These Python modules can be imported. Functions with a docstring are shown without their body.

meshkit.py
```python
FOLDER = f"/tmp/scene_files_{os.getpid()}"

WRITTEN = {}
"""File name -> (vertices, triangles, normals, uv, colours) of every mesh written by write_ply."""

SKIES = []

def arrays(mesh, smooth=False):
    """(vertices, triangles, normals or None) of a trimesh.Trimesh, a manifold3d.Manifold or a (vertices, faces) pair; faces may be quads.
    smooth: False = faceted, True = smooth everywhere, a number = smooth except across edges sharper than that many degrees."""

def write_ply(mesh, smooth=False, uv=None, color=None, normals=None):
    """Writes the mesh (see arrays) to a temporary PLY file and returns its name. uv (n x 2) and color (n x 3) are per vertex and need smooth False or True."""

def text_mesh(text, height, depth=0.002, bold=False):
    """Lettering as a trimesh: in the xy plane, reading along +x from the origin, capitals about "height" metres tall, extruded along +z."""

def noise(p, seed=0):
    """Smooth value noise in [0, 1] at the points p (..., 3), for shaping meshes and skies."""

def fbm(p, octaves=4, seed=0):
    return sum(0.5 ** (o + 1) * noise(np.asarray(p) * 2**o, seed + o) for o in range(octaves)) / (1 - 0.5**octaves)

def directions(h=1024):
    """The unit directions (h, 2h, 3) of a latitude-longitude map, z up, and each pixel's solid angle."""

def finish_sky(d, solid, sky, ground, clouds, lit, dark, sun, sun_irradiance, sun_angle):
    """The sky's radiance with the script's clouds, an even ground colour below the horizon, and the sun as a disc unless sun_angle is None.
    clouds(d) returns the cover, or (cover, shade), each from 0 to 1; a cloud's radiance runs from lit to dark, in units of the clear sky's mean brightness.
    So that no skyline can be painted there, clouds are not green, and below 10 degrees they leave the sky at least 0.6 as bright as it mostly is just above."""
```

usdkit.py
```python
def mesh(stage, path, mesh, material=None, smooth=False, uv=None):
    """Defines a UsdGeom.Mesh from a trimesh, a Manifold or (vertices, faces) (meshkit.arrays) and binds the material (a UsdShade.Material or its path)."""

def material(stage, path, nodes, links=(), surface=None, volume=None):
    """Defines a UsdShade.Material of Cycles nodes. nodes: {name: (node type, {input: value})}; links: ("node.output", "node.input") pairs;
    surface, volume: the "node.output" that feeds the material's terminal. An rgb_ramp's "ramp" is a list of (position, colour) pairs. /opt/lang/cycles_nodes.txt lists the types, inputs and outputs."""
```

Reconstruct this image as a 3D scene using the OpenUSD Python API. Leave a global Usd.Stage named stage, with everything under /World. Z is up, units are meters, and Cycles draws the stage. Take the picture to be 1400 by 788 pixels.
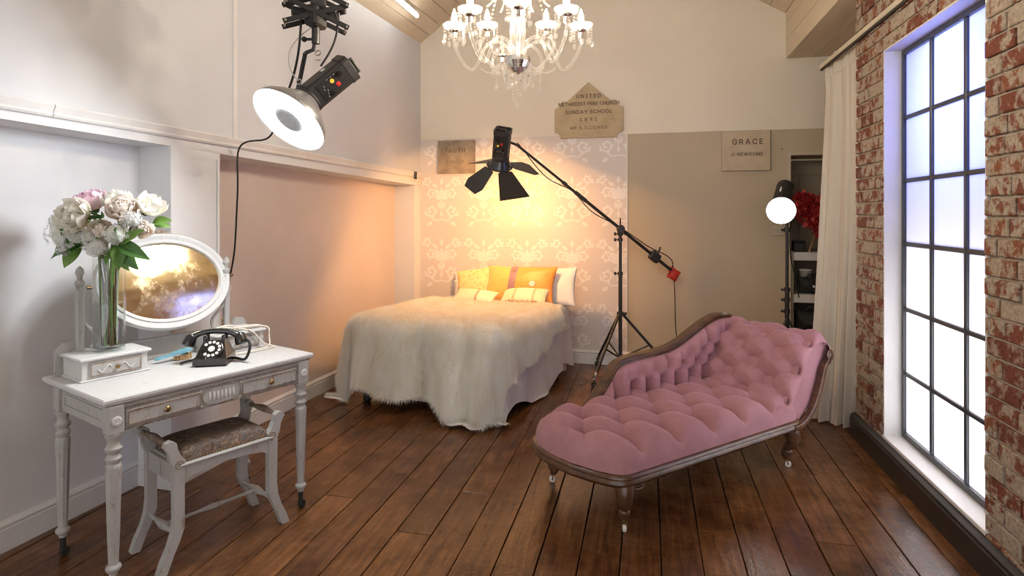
import math, numpy as np, trimesh, shapely, usdkit, meshkit
from shapely.geometry import Polygon, LineString, Point, box as sbox
from shapely import affinity
from pxr import Usd, UsdGeom, UsdLux, UsdShade, Gf, Sdf, Vt

# ------------------------------------------------------------------ camera, sky, exposure
stage = Usd.Stage.CreateInMemory()
UsdGeom.SetStageUpAxis(stage, 'Z'); UsdGeom.SetStageMetersPerUnit(stage, 1.0)
UsdGeom.Xform.Define(stage, '/World'); UsdGeom.Scope.Define(stage, '/World/Looks')
YAW = math.atan2(185.0, 816.0); CY, SY = math.cos(YAW), math.sin(YAW)
CAMH = 1.4
cam = UsdGeom.Camera.Define(stage, '/World/camera')
cam.AddTransformOp().Set(Gf.Matrix4d(CY, SY, 0, 0, 0, 0, 1, 0, SY, -CY, 0, 0, 0, 0, CAMH, 1))
cam.CreateHorizontalApertureAttr(36.0); cam.CreateVerticalApertureAttr(36.0 * 788 / 1400)
cam.CreateFocalLengthAttr(816.0 * 36 / 1400); cam.CreateVerticalApertureOffsetAttr(-102.0 * 36 / 1400)
cam.CreateExposureAttr(0.0); cam.CreateClippingRangeAttr(Gf.Vec2f(0.05, 1000))
FILL = 0.60            # soft daylight entering through the open end of the hall behind the camera
dome = UsdLux.DomeLight.Define(stage, '/World/sky'); dome.CreateIntensityAttr(FILL); dome.CreateColorAttr(Gf.Vec3f(0.98, 0.98, 1.0))
DISH_L, BARN_L, SNOOT_L, BULB_L, STRIP_L = 84.0, 560.0, 18.0, 840.0, 10.0
WIN_TOP, WIN_BOT = 7.0, 5.5

# ------------------------------------------------------------------ materials
def M(name, nodes, links, surface): return usdkit.material(stage, '/World/Looks/' + name, nodes, links, surface=surface)
def pm(name, c1, c2=None, scale=6.0, rough=0.5, bump=0.0, bscale=None, stretch=(1, 1, 1), lo=0.35, hi=0.65, metal=0.0, coat=0.0, sheen=0.0, spec=0.5, detail=4.0, coords='position', croug=0.1, sub=0.0):
    n = {'p': ('principled_bsdf', {'roughness': rough, 'metallic': metal, 'coat_weight': coat, 'coat_roughness': croug, 'sheen_weight': sheen, 'specular_ior_level': spec, 'base_color': c1, 'sheen_roughness': 0.35, 'sheen_tint': tuple(min(1, x * 1.4 + .15) for x in c1)})}
    l = []
    if c2 is not None or bump:
        if coords == 'position': n['g'] = ('geometry', {}); src = 'g.position'
        else: n['g'] = ('texture_coordinate', {}); src = 'g.object'
        n['m'] = ('mapping', {'scale': stretch}); l.append((src, 'm.vector'))
    if c2 is not None:
        n['n'] = ('noise_texture', {'scale': scale, 'detail': detail, 'roughness': 0.6}); l.append(('m.vector', 'n.vector'))
        n['r'] = ('rgb_ramp', {'ramp': [(lo, c1), (hi, c2)]}); l += [('n.fac', 'r.fac'), ('r.color', 'p.base_color')]
    if bump:
        n['n2'] = ('noise_texture', {'scale': bscale or scale * 4, 'detail': 3.0}); l.append(('m.vector', 'n2.vector'))
        n['b'] = ('bump', {'strength': bump, 'distance': 0.01}); l += [('n2.fac', 'b.height'), ('b.normal', 'p.normal')]
    return M(name, n, l, 'p.BSDF')
def emit(name, col, strength): return M(name, {'e': ('emission', {'color': col, 'strength': strength})}, [], 'e.emission')
def clear(name, tint=(1, 1, 1), white=0.0, ior=1.45, rough=0.02):
    n = {'t': ('transparent_bsdf', {'color': tint}), 'g': ('glossy_bsdf', {'color': (1, 1, 1), 'roughness': rough}), 'lw': ('layer_weight', {'blend': .5}), 'pw': ('math', {'math_type': 'power', 'value2': 4.0}), 'f': ('math', {'math_type': 'multiply_add', 'value2': .75, 'value3': .04}), 'mx': ('mix_closure', {})}
    l = [('lw.facing', 'pw.value1'), ('pw.value', 'f.value1'), ('f.value', 'mx.fac'), ('t.BSDF', 'mx.closure1'), ('g.BSDF', 'mx.closure2')]
    if white:
        n['d'] = ('translucent_bsdf', {'color': (.95, .93, .88)}); n['d2'] = ('diffuse_bsdf', {'color': (.95, .93, .88)}); n['dd'] = ('mix_closure', {'fac': .5}); n['m2'] = ('mix_closure', {'fac': white})
        l += [('d.BSDF', 'dd.closure1'), ('d2.BSDF', 'dd.closure2'), ('mx.closure', 'm2.closure1'), ('dd.closure', 'm2.closure2')]
        return M(name, n, l, 'm2.closure')
    return M(name, n, l, 'mx.closure')
def attr_ramp(name, attr, ramp, rough=0.6, spec=0.4, interp=True, nscale=0, ncol=None, sheen=0.0, bump=0.0):
    n = {'a': ('attribute', {'attribute': attr}), 'r': ('rgb_ramp', {'ramp': ramp, 'interpolate': interp}), 'p': ('principled_bsdf', {'roughness': rough, 'specular_ior_level': spec, 'sheen_weight': sheen})}
    l = [('a.fac', 'r.fac')]
    if nscale:
        n['g'] = ('geometry', {}); n['n'] = ('noise_texture', {'scale': nscale, 'detail': 4.0}); n['rr'] = ('rgb_ramp', {'ramp': [(.4, (1, 1, 1)), (.7, ncol)]}); n['mx'] = ('mix', {'mix_type': 'multiply', 'fac': 1.0})
        l += [('g.position', 'n.vector'), ('n.fac', 'rr.fac'), ('r.color', 'mx.color1'), ('rr.color', 'mx.color2'), ('mx.color', 'p.base_color')]
        if bump:
            n['b'] = ('bump', {'strength': bump, 'distance': 0.01}); l += [('n.fac', 'b.height'), ('b.normal', 'p.normal')]
    else: l.append(('r.color', 'p.base_color'))
    return M(name, n, l, 'p.BSDF')

cream = pm('cream_plaster', (.78, .72, .605), (.74, .68, .565), 1.5, .85, .05, 30)
white_w = pm('white_plaster', (.74, .74, .74), (.68, .68, .69), 1.2, .8, .06, 25)
lining = pm('lining_board', (.655, .665, .69), (.59, .60, .625), 1.0, .8, .1, 3)
pink_w = pm('dusky_pink_paint', (.67, .575, .52), (.62, .53, .475), 1.5, .8, .05, 30)
beige_w = pm('beige_paint', (.50, .42, .305), (.465, .39, .28), 1.3, .75, .05, 30)
trim_w = pm('white_gloss_paint', (.76, .75, .74), (.68, .67, .66), 4, .45)
ceil_m = [pm('ceiling_board_%d' % i, c, tuple(x * .93 for x in c), 2, .6, stretch=(3, .6, 3)) for i, c in enumerate([(.66, .57, .43), (.62, .53, .40), (.69, .60, .47)])]
gap_dark = pm('dark_joint', (.05, .04, .03), rough=.9)
mortar = pm('mortar', (.46, .40, .32), (.36, .30, .24), 20, .95, .4, 120)
def brick_mat(k, lo, hi, red, wash):
    n = {'g': ('geometry', {}), 'm': ('mapping', {'location': (k * 3.1, k * 7.7, k)}), 'n': ('noise_texture', {'scale': 16, 'detail': 6.0, 'roughness': .65}), 'r': ('rgb_ramp', {'ramp': [(lo, red), (hi, wash)]}),
         'n2': ('noise_texture', {'scale': 60, 'detail': 4.0}), 'r2': ('rgb_ramp', {'ramp': [(.35, (.62, .58, .55)), (.6, (1, 1, 1))]}), 'mx': ('mix', {'mix_type': 'multiply', 'fac': .75}), 'b': ('bump', {'strength': .55, 'distance': .01}), 'ad': ('math', {'math_type': 'add'}), 'p': ('principled_bsdf', {'roughness': .85, 'specular_ior_level': .25})}
    l = [('g.position', 'm.vector'), ('m.vector', 'n.vector'), ('n.fac', 'r.fac'), ('m.vector', 'n2.vector'), ('n2.fac', 'r2.fac'), ('r.color', 'mx.color1'), ('r2.color', 'mx.color2'), ('mx.color', 'p.base_color'), ('n.fac', 'ad.value1'), ('n2.fac', 'ad.value2'), ('ad.value', 'b.height'), ('b.normal', 'p.normal')]
    return M('brick_%d' % k, n, l, 'p.BSDF')
WASH = (.44, .375, .30)
bricks_m = [brick_mat(0, .48, .56, (.22, .075, .048), WASH), brick_mat(1, .43, .51, (.24, .09, .055), WASH), brick_mat(2, .37, .46, (.22, .085, .055), WASH), brick_mat(3, .50, .60, (.19, .065, .045), (.42, .34, .265)), brick_mat(4, .44, .52, (.27, .105, .055), (.43, .355, .28))]
def plank_mat(k, d, m_, l_):
    n = {'g': ('geometry', {}), 'm': ('mapping', {'scale': (14, 1.1, 14), 'location': (k * 2.3, k * 5.1, 0)}), 'n': ('noise_texture', {'scale': 3.0, 'detail': 8.0, 'roughness': .62, 'distortion': .4}), 'r': ('rgb_ramp', {'ramp': [(.28, d), (.5, m_), (.72, l_)]}),
         'm2': ('mapping', {'location': (k, k, k)}), 'n2': ('noise_texture', {'scale': 3.3, 'detail': 6.0, 'roughness': .7}), 'r2': ('rgb_ramp', {'ramp': [(.33, (.42, .38, .36)), (.55, (1, 1, 1))]}), 'mx': ('mix', {'mix_type': 'multiply', 'fac': .8}),
         'rr': ('rgb_ramp', {'ramp': [(.3, (.16, .16, .16)), (.7, (.33, .33, .33))]}), 'n3': ('noise_texture', {'scale': 45, 'detail': 3.0}), 'ad': ('math', {'math_type': 'add'}), 'b': ('bump', {'strength': .22, 'distance': .006}), 'p': ('principled_bsdf', {'specular_ior_level': .45})}
    l = [('g.position', 'm.vector'), ('m.vector', 'n.vector'), ('n.fac', 'r.fac'), ('g.position', 'm2.vector'), ('m2.vector', 'n2.vector'), ('n2.fac', 'r2.fac'), ('r.color', 'mx.color1'), ('r2.color', 'mx.color2'), ('mx.color', 'p.base_color'), ('n2.fac', 'rr.fac'), ('rr.color', 'p.roughness'), ('m2.vector', 'n3.vector'), ('n.fac', 'ad.value1'), ('n3.fac', 'ad.value2'), ('ad.value', 'b.height'), ('b.normal', 'p.normal')]
    return M('plank_%d' % k, n, l, 'p.BSDF')
planks_m = [plank_mat(0, (0.057, 0.023, 0.009), (0.154, 0.061, 0.020), (0.251, 0.107, 0.035)), plank_mat(1, (0.046, 0.019, 0.008), (0.125, 0.050, 0.017), (0.205, 0.087, 0.029)), plank_mat(2, (0.068, 0.029, 0.010), (0.177, 0.071, 0.022), (0.274, 0.122, 0.040)), plank_mat(3, (0.051, 0.021, 0.008), (0.139, 0.056, 0.018), (0.222, 0.096, 0.032))]
black_skirt = pm('black_brown_gloss', (.022, .018, .016), (.03, .025, .022), 5, .4)
black_m = pm('black_metal', (.018, .017, .017), rough=.4, spec=.5)
black_p = pm('black_plastic', (.022, .02, .02), (.03, .028, .028), 30, .5)
black_gloss = pm('black_bakelite', (.012, .011, .011), rough=.18, spec=.6, coat=.4)
black_rub = pm('black_rubber', (.02, .019, .018), rough=.7)
chrome = pm('chrome', (.75, .75, .76), rough=.18, metal=1.0)
steel = pm('dull_steel', (.45, .44, .43), rough=.4, metal=1.0)
brass = pm('aged_brass', (.30, .19, .09), rough=.38, metal=1.0)
grey_refl = pm('silver_reflector', (.6, .6, .62), rough=.35, metal=1.0)
def shabby(name, c, wear, amt):
    n = {'g': ('geometry', {}), 'm': ('mapping', {'scale': (9, 9, 3.5)}), 'n': ('noise_texture', {'scale': 4.0, 'detail': 9.0, 'roughness': .75}), 'r': ('rgb_ramp', {'ramp': [(.30, wear), (.30 + amt, tuple(.55 * a + .45 * b for a, b in zip(c, wear))), (.36 + amt, c), (.75, tuple(min(1, x * 1.06) for x in c))]}), 'p': ('principled_bsdf', {'roughness': .6, 'specular_ior_level': .35}), 'b': ('bump', {'strength': .25, 'distance': .005})}
    return M(name, n, [('g.position', 'm.vector'), ('m.vector', 'n.vector'), ('n.fac', 'r.fac'), ('r.color', 'p.base_color'), ('n.fac', 'b.height'), ('b.normal', 'p.normal')], 'p.BSDF')
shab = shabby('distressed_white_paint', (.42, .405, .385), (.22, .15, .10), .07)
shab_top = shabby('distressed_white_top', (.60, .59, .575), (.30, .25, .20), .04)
shab_dk = shabby('worn_brown_edges', (.34, .27, .21), (.14, .085, .05), .2)
wood_dk = pm('dark_mahogany', (.065, .028, .013), (.14, .064, .028), 9, .30, stretch=(1, 1, 4), coat=.2, croug=.18)
wood_lt = pm('pale_wood', (.42, .26, .13), (.34, .20, .10), 12, .5)
ceramic = pm('white_ceramic', (.75, .72, .66), rough=.2)
def velvet(name, c, c2):
    n = {'g': ('geometry', {}), 'n': ('noise_texture', {'scale': 7.0, 'detail': 5.0, 'roughness': .7}), 'r': ('rgb_ramp', {'ramp': [(.35, c), (.65, c2)]}), 'lw': ('layer_weight', {'blend': .45}), 'rr': ('rgb_ramp', {'ramp': [(0, (0, 0, 0)), (.6, (.03, .03, .03)), (1, (.28, .28, .28))]}), 'mx': ('mix', {'color2': (.66, .42, .50)}), 'p': ('principled_bsdf', {'roughness': .75, 'specular_ior_level': .15, 'sheen_weight': .22, 'sheen_roughness': .4, 'sheen_tint': (1.0, .80, .88)})}
    return M(name, n, [('g.position', 'n.vector'), ('n.fac', 'r.fac'), ('lw.facing', 'rr.fac'), ('rr.color', 'mx.fac'), ('r.color', 'mx.color1'), ('mx.color', 'p.base_color')], 'p.BSDF')
pink_v = velvet('dusky_pink_velvet', (.45, .228, .243), (.385, .188, .20))
pink_btn = velvet('dusky_pink_button', (.36, .17, .19), (.32, .14, .165))
fur_m = M('cream_fur', {'g': ('geometry', {}), 'm': ('mapping', {'scale': (3, 1, 1)}), 'n': ('noise_texture', {'scale': 5.0, 'detail': 4.0}), 'r': ('rgb_ramp', {'ramp': [(.35, (.90, .85, .74)), (.62, (.97, .95, .89))]}), 'p': ('principled_bsdf', {'roughness': .8, 'specular_ior_level': .2, 'sheen_weight': .3})}, [('g.position', 'm.vector'), ('m.vector', 'n.vector'), ('n.fac', 'r.fac'), ('r.color', 'p.base_color')], 'p.BSDF')
linen = pm('pale_grey_linen', (.70, .685, .66), (.62, .605, .585), 8, .8, .9, 9)
sheet_m = pm('white_cotton', (.76, .75, .73), (.70, .69, .67), 8, .8, .3, 18)
divan_m = pm('cream_divan_cloth', (.62, .54, .46), (.58, .50, .42), 8, .85)
muslin = M('cream_muslin', {'d': ('diffuse_bsdf', {'color': (.78, .74, .66)}), 't': ('translucent_bsdf', {'color': (.72, .68, .60)}), 'x': ('mix_closure', {'fac': .3})}, [('d.BSDF', 'x.closure1'), ('t.BSDF', 'x.closure2')], 'x.closure')
glass = clear('clear_glass', (.97, .985, .98), 0, 1.45)
crystal = clear('crystal', (1, 1, 1), .035, 1.55, .05)
water_m = clear('water', (.96, .98, .97), 0, 1.2)
frost = M('frosted_pane', {'t': ('translucent_bsdf', {'color': (.9, .9, .92)}), 'g': ('glossy_bsdf', {'roughness': .35, 'color': (.8, .8, .8)}), 'x': ('mix_closure', {'fac': .05})}, [('t.BSDF', 'x.closure1'), ('g.BSDF', 'x.closure2')], 'x.closure')
bar_m = pm('grey_black_iron', (.045, .05, .058), rough=.35)
leaf_ms = []
for i, (a, b) in enumerate([((.07, .17, .025), (.11, .24, .05)), ((.045, .12, .03), (.07, .17, .04)), ((.12, .22, .04), (.17, .30, .07))]):
    leaf_ms.append(M('leaf_green_%d' % i, {'g': ('geometry', {}), 'n': ('noise_texture', {'scale': 25, 'detail': 3.0}), 'r': ('rgb_ramp', {'ramp': [(.35, a), (.65, b)]}), 'p': ('principled_bsdf', {'roughness': .45, 'specular_ior_level': .4}), 't': ('translucent_bsdf', {'color': tuple(x * 1.5 for x in b)}), 'x': ('mix_closure', {'fac': .22})}, [('g.position', 'n.vector'), ('n.fac', 'r.fac'), ('r.color', 'p.base_color'), ('p.BSDF', 'x.closure1'), ('t.BSDF', 'x.closure2')], 'x.closure'))
stem_m = pm('green_stem', (.16, .27, .05), (.10, .19, .04), 30, .5)
stem_br = pm('brown_stem', (.09, .045, .03), (.12, .07, .04), 30, .6)
def petal(name, ramp):
    n = {'a': ('attribute', {'attribute': 'tone'}), 'r': ('rgb_ramp', {'ramp': ramp}), 'p': ('principled_bsdf', {'roughness': .6, 'specular_ior_level': .3}), 't': ('translucent_bsdf', {}), 'x': ('mix_closure', {'fac': .3})}
    return M(name, n, [('a.fac', 'r.fac'), ('r.color', 'p.base_color'), ('r.color', 't.color'), ('p.BSDF', 'x.closure1'), ('t.BSDF', 'x.closure2')], 'x.closure')
pet_white = petal('white_petal', [(0, (.88, .78, .52)), (.4, (.93, .89, .76)), (1, (.95, .93, .87))])
pet_pink = petal('pink_petal', [(0, (.86, .62, .52)), (.5, (.88, .72, .74)), (1, (.88, .60, .72))])
pet_peach = petal('peach_petal', [(0, (.88, .58, .42)), (.45, (.93, .80, .68)), (1, (.95, .90, .84))])
floret_m = petal('white_floret', [(0, (.80, .80, .78)), (1, (.92, .92, .93))])

# ------------------------------------------------------------------ geometry helpers
RNG = np.random.default_rng(7)
cat = trimesh.util.concatenate
def TM(v, f): return trimesh.Trimesh(np.asarray(v, float), np.asarray(f, int), process=False)
def rbox(sx, sy, sz, b=.003, at=(0, 0, 0)):
    b = min(b, sx * .45, sy * .45, sz * .45); h = np.array([sx, sy, sz]) / 2; p = []
    for s in np.ndindex(2, 2, 2):
        sg = np.array(s) * 2 - 1
        for k in range(3):
            q = h - b; q[k] = h[k]; p.append(sg * q)
    m = trimesh.convex.convex_hull(np.array(p)); m.apply_translation(at); return m
def bx(x0, x1, y0, y1, z0, z1, b=.002): return rbox(x1 - x0, y1 - y0, z1 - z0, b, ((x0 + x1) / 2, (y0 + y1) / 2, (z0 + z1) / 2))
def grid_faces(n, m, wrap=False):
    i, j = np.meshgrid(np.arange(n - 1), np.arange(m if wrap else m - 1), indexing='ij'); j2 = (j + 1) % m
    q = np.stack([i * m + j, i * m + j2, (i + 1) * m + j2, (i + 1) * m + j], -1).reshape(-1, 4)
    return np.vstack([q[:, [0, 1, 2]], q[:, [0, 2, 3]]])
def frames(P):
    P = np.asarray(P, float); t = np.gradient(P, axis=0); t /= np.linalg.norm(t, axis=1, keepdims=True) + 1e-12
    u = np.cross(t[0], [0, 0, 1.0]); u = u if np.linalg.norm(u) > .1 else np.cross(t[0], [1.0, 0, 0]); U = []
    for k in range(len(P)):
        u = u - t[k] * np.dot(u, t[k]); u /= np.linalg.norm(u) + 1e-12; U.append(u)
    U = np.array(U); return t, U, np.cross(t, U)
def tube(P, r, n=10, caps=True):
    P = np.asarray(P, float); r = np.broadcast_to(np.asarray(r, float), (len(P),)); t, U, V = frames(P); a = np.arange(n) * 2 * np.pi / n
    v = (P[:, None] + r[:, None, None] * (np.cos(a)[None, :, None] * U[:, None] + np.sin(a)[None, :, None] * V[:, None])).reshape(-1, 3); f = grid_faces(len(P), n, True)
    if caps:
        k = len(v); v = np.vstack([v, P[0], P[-1]]); e = np.arange(n); e2 = (e + 1) % n; o = (len(P) - 1) * n
        f = np.vstack([f, np.stack([e2, e, np.full(n, k)], 1), np.stack([o + e, o + e2, np.full(n, k + 1)], 1)])
    return TM(v, f)
def smooth(P, n=40):
    from scipy.interpolate import CubicSpline
    P = np.asarray(P, float); d = np.r_[0, np.cumsum(np.linalg.norm(np.diff(P, axis=0), axis=1))]
    return CubicSpline(d, P)(np.linspace(0, d[-1], n))
def lathe(prof, n=24, mod=None, caps=True):
    prof = np.asarray(prof, float); a = np.arange(n) * 2 * np.pi / n; R = prof[:, 0][:, None] * np.ones(n)
    if mod is not None: R = R * mod(prof[:, 1][:, None], a[None, :])
    v = np.stack([R * np.cos(a), R * np.sin(a), np.repeat(prof[:, 1][:, None], n, 1)], -1).reshape(-1, 3); f = grid_faces(len(prof), n, True)
    if not caps: return TM(v, f)
    k = len(v); v = np.vstack([v, [0, 0, prof[0, 1]], [0, 0, prof[-1, 1]]]); e = np.arange(n); e2 = (e + 1) % n; o = (len(prof) - 1) * n
    return TM(v, np.vstack([f, np.stack([e2, e, np.full(n, k)], 1), np.stack([o + e, o + e2, np.full(n, k + 1)], 1)]))
def cyl(p, q, r, n=16): return tube([p, q], r, n)
def basis(O, X, Y, Z=None):
    X = np.asarray(X, float) / np.linalg.norm(X); Y = np.asarray(Y, float); Y = Y - X * np.dot(X, Y); Y /= np.linalg.norm(Y); Z = np.cross(X, Y)
    m = np.eye(4); m[:3, 0], m[:3, 1], m[:3, 2], m[:3, 3] = X, Y, Z, O; return m
def ext(poly, h, O=(0, 0, 0), X=(1, 0, 0), Y=(0, 1, 0)):
    if not isinstance(poly, (Polygon, shapely.MultiPolygon)): poly = Polygon(poly)
    ms = [trimesh.creation.extrude_polygon(g, h, engine='earcut') for g in getattr(poly, 'geoms', [poly])]
    m = cat(ms); m.apply_transform(basis(O, X, Y)); return m
def xf(m, T): m = m.copy(); m.apply_transform(T); return m
def mv(m, x, y, z=0): m = m.copy(); m.apply_translation((x, y, z)); return m
def axis_to(d, O=(0, 0, 0), up=(0, 0, 1)):
    d = np.asarray(d, float); d /= np.linalg.norm(d); x = np.cross(up, d); x = x if np.linalg.norm(x) > 1e-3 else np.array([1.0, 0, 0]); x /= np.linalg.norm(x)
    m = np.eye(4); m[:3, 0], m[:3, 1], m[:3, 2], m[:3, 3] = x, np.cross(d, x), d, O; return m
def ball(r, at=(0, 0, 0), sub=2, sc=(1, 1, 1)): m = trimesh.creation.icosphere(sub, r); m.apply_scale(sc); m.apply_translation(at); return m
def torus(R, r, n=28, k=10):
    a = np.arange(n + 1) * 2 * np.pi / n; b = np.arange(k) * 2 * np.pi / k
    v = np.stack([(R + r * np.cos(b))[None] * np.cos(a)[:, None], (R + r * np.cos(b))[None] * np.sin(a)[:, None], np.repeat((r * np.sin(b))[None], n + 1, 0)], -1).reshape(-1, 3)
    return TM(v, grid_faces(n + 1, k, True))
def RZ(d): return trimesh.transformations.rotation_matrix(math.radians(d), (0, 0, 1))
def RX(d): return trimesh.transformations.rotation_matrix(math.radians(d), (1, 0, 0))
def RY(d): return trimesh.transformations.rotation_matrix(math.radians(d), (0, 1, 0))

# ------------------------------------------------------------------ object helpers
USED = set()
def path_of(parent, name):
    base = (str(parent.GetPath()) if parent else '/World') + '/' + name; p, k = base, 0
    while p in USED: k += 1; p = '%s_%03d' % (base, k)
    USED.add(p); return p
def tag(pr, label=None, category=None, group=None, kind=None):
    for k, v in (('label', label), ('category', category), ('group', group), ('kind', kind)):
        if v: pr.SetCustomDataByKey(k, v)
    return pr
def thing(name, label, category, loc=(0, 0, 0), rot=0, group=None, kind=None):
    x = UsdGeom.Xform.Define(stage, path_of(None, name)); x.AddTranslateOp().Set(Gf.Vec3d(*map(float, loc)))
    if rot: x.AddRotateZOp().Set(float(rot))
    return tag(x.GetPrim(), label, category, group, kind)
def part(parent, name, mesh, mat, smooth=35, label=None, kind=None, attrs=None):
    m = usdkit.mesh(stage, path_of(parent, name), mesh, mat, smooth=smooth)
    for k, v in (attrs or {}).items(): UsdGeom.PrimvarsAPI(m).CreatePrimvar(k, Sdf.ValueTypeNames.FloatArray, 'vertex').Set(Vt.FloatArray.FromNumpy(np.asarray(v, np.float32)))
    return tag(m.GetPrim(), label, kind=kind)
def single(name, mesh, mat, label, category, group=None, smooth=35, kind=None, attrs=None): return tag(part(None, name, mesh, mat, smooth, attrs=attrs), label, category, group, kind)
def dup(root, loc, rot, label, group=None):
    n = root.GetName(); x = UsdGeom.Xform.Define(stage, path_of(None, n)); x.AddTranslateOp().Set(Gf.Vec3d(*map(float, loc))); x.AddRotateZOp().Set(float(rot))
    return x
def curves(parent, name, P, w, mat, kind='stuff'):
    n, k = P.shape[:2]; c = UsdGeom.BasisCurves.Define(stage, path_of(parent, name)); c.CreateTypeAttr('linear')
    c.CreatePointsAttr(Vt.Vec3fArray.FromNumpy(P.reshape(-1, 3).astype(np.float32))); c.CreateCurveVertexCountsAttr(Vt.IntArray.FromNumpy(np.full(n, k, np.int32)))
    c.CreateWidthsAttr(Vt.FloatArray.FromNumpy(np.tile(np.asarray(w, np.float32), n))); c.SetWidthsInterpolation('vertex')
    UsdShade.MaterialBindingAPI.Apply(c.GetPrim()).Bind(mat); return tag(c.GetPrim(), kind=kind)

# ------------------------------------------------------------------ the room
YB = 5.587                     # back wall
YN = -3.2                      # open end behind the camera
WX = 1.286                     # face of the brick set wall
# floor: one board at a time
fl = thing('floor', 'old brown varnished floorboards running towards the back wall', 'floor', kind='structure')
part(fl, 'subfloor', bx(-2.75, 2.2, YN, 6.1, -.08, -.028, .001), gap_dark, False)
rng = np.random.default_rng(3); PW = .162
for k in range(-18, 14):
    x = .055 + k * PW
    if x > 2.1: break
    ys = [YN]; y = YN + 2.0 + rng.uniform(.6, 2.2)
    while y < 5.3: ys.append(y); y += rng.uniform(1.7, 3.4)
    ys.append(6.05)
    for a, b in zip(ys[:-1], ys[1:]):
        g = rng.uniform(.0012, .0032)
        part(fl, 'plank', bx(x + g, x + PW - g, a + .0015, b - .0015, -.03, rng.uniform(-.0018, .0), .002), planks_m[rng.integers(4)], False)

# left wall: its own slightly skewed frame (a = from the back corner towards the viewer, n = into the room)
LA = np.array([-.0537, -1.0, 0]) / math.hypot(.0537, 1); LN = np.array([-LA[1], LA[0], 0]); LO = np.array([-2.2, YB, 0])
def L(a, n, z): return LO + a * LA + n * LN + np.array([0, 0, z])
LT = np.eye(4); LT[:3, 0], LT[:3, 1], LT[:3, 2], LT[:3, 3] = LA, LN, (0, 0, 1), LO
def lbox(a0, a1, n0, n1, z0, z1, b=.002):
    return xf(bx(a0, a1, n0, n1, z0, z1, b), LT)
def lfix(m): return xf(m, LT)
AE = 8.9
soff = lambda a: 1.672 + .0235 * a
rtop = lambda a: 1.795 + .0135 * a
wl = thing('wall_left', 'white left wall with two recessed bays below a moulded rail', 'wall', kind='structure')
def lpoly(pts, n0, n1): # polygon in (a, z), thick from n0 to n1
    m = trimesh.creation.extrude_polygon(Polygon(pts), n1 - n0, engine='earcut'); v = m.vertices.copy(); m.vertices = np.stack([v[:, 0], n0 + v[:, 2], v[:, 1]], 1); m.invert(); return lfix(m)
# upper lining boards, three sheets with fine joints
for a0, a1 in ((-.05, 2.56), (2.566, 4.6), (4.606, AE)):
    part(wl, 'lining_panel', lpoly([(a0, rtop(a0) - .02), (a1, rtop(a1) - .02), (a1, 3.12), (a0, 3.12)], -.12, 0), lining, False)
part(wl, 'lintel', lpoly([(-.05, soff(0)), (AE, soff(AE)), (AE, rtop(AE) - .02), (-.05, rtop(0) - .02)], -.24, 0), white_w, False)
part(wl, 'pier', lbox(2.68, 3.015, -.24, 0, -.02, soff(2.7) + .01), white_w, False)
part(wl, 'pier', lbox(-.05, .133, -.24, 0, -.02, soff(0) + .01), white_w, False)
part(wl, 'bay_panel', lbox(3.0, AE, -.3, -.21, -.02, soff(AE) + .1), white_w, False)
part(wl, 'bay_panel', lbox(.1, 2.7, -.3, -.21, -.02, soff(2.7) + .1), pink_w, False, 'dusky pink recessed bay panel')
part(wl, 'outer_skin', lbox(-.1, AE, -.36, -.31, -.1, 3.3), white_w, False)
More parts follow.
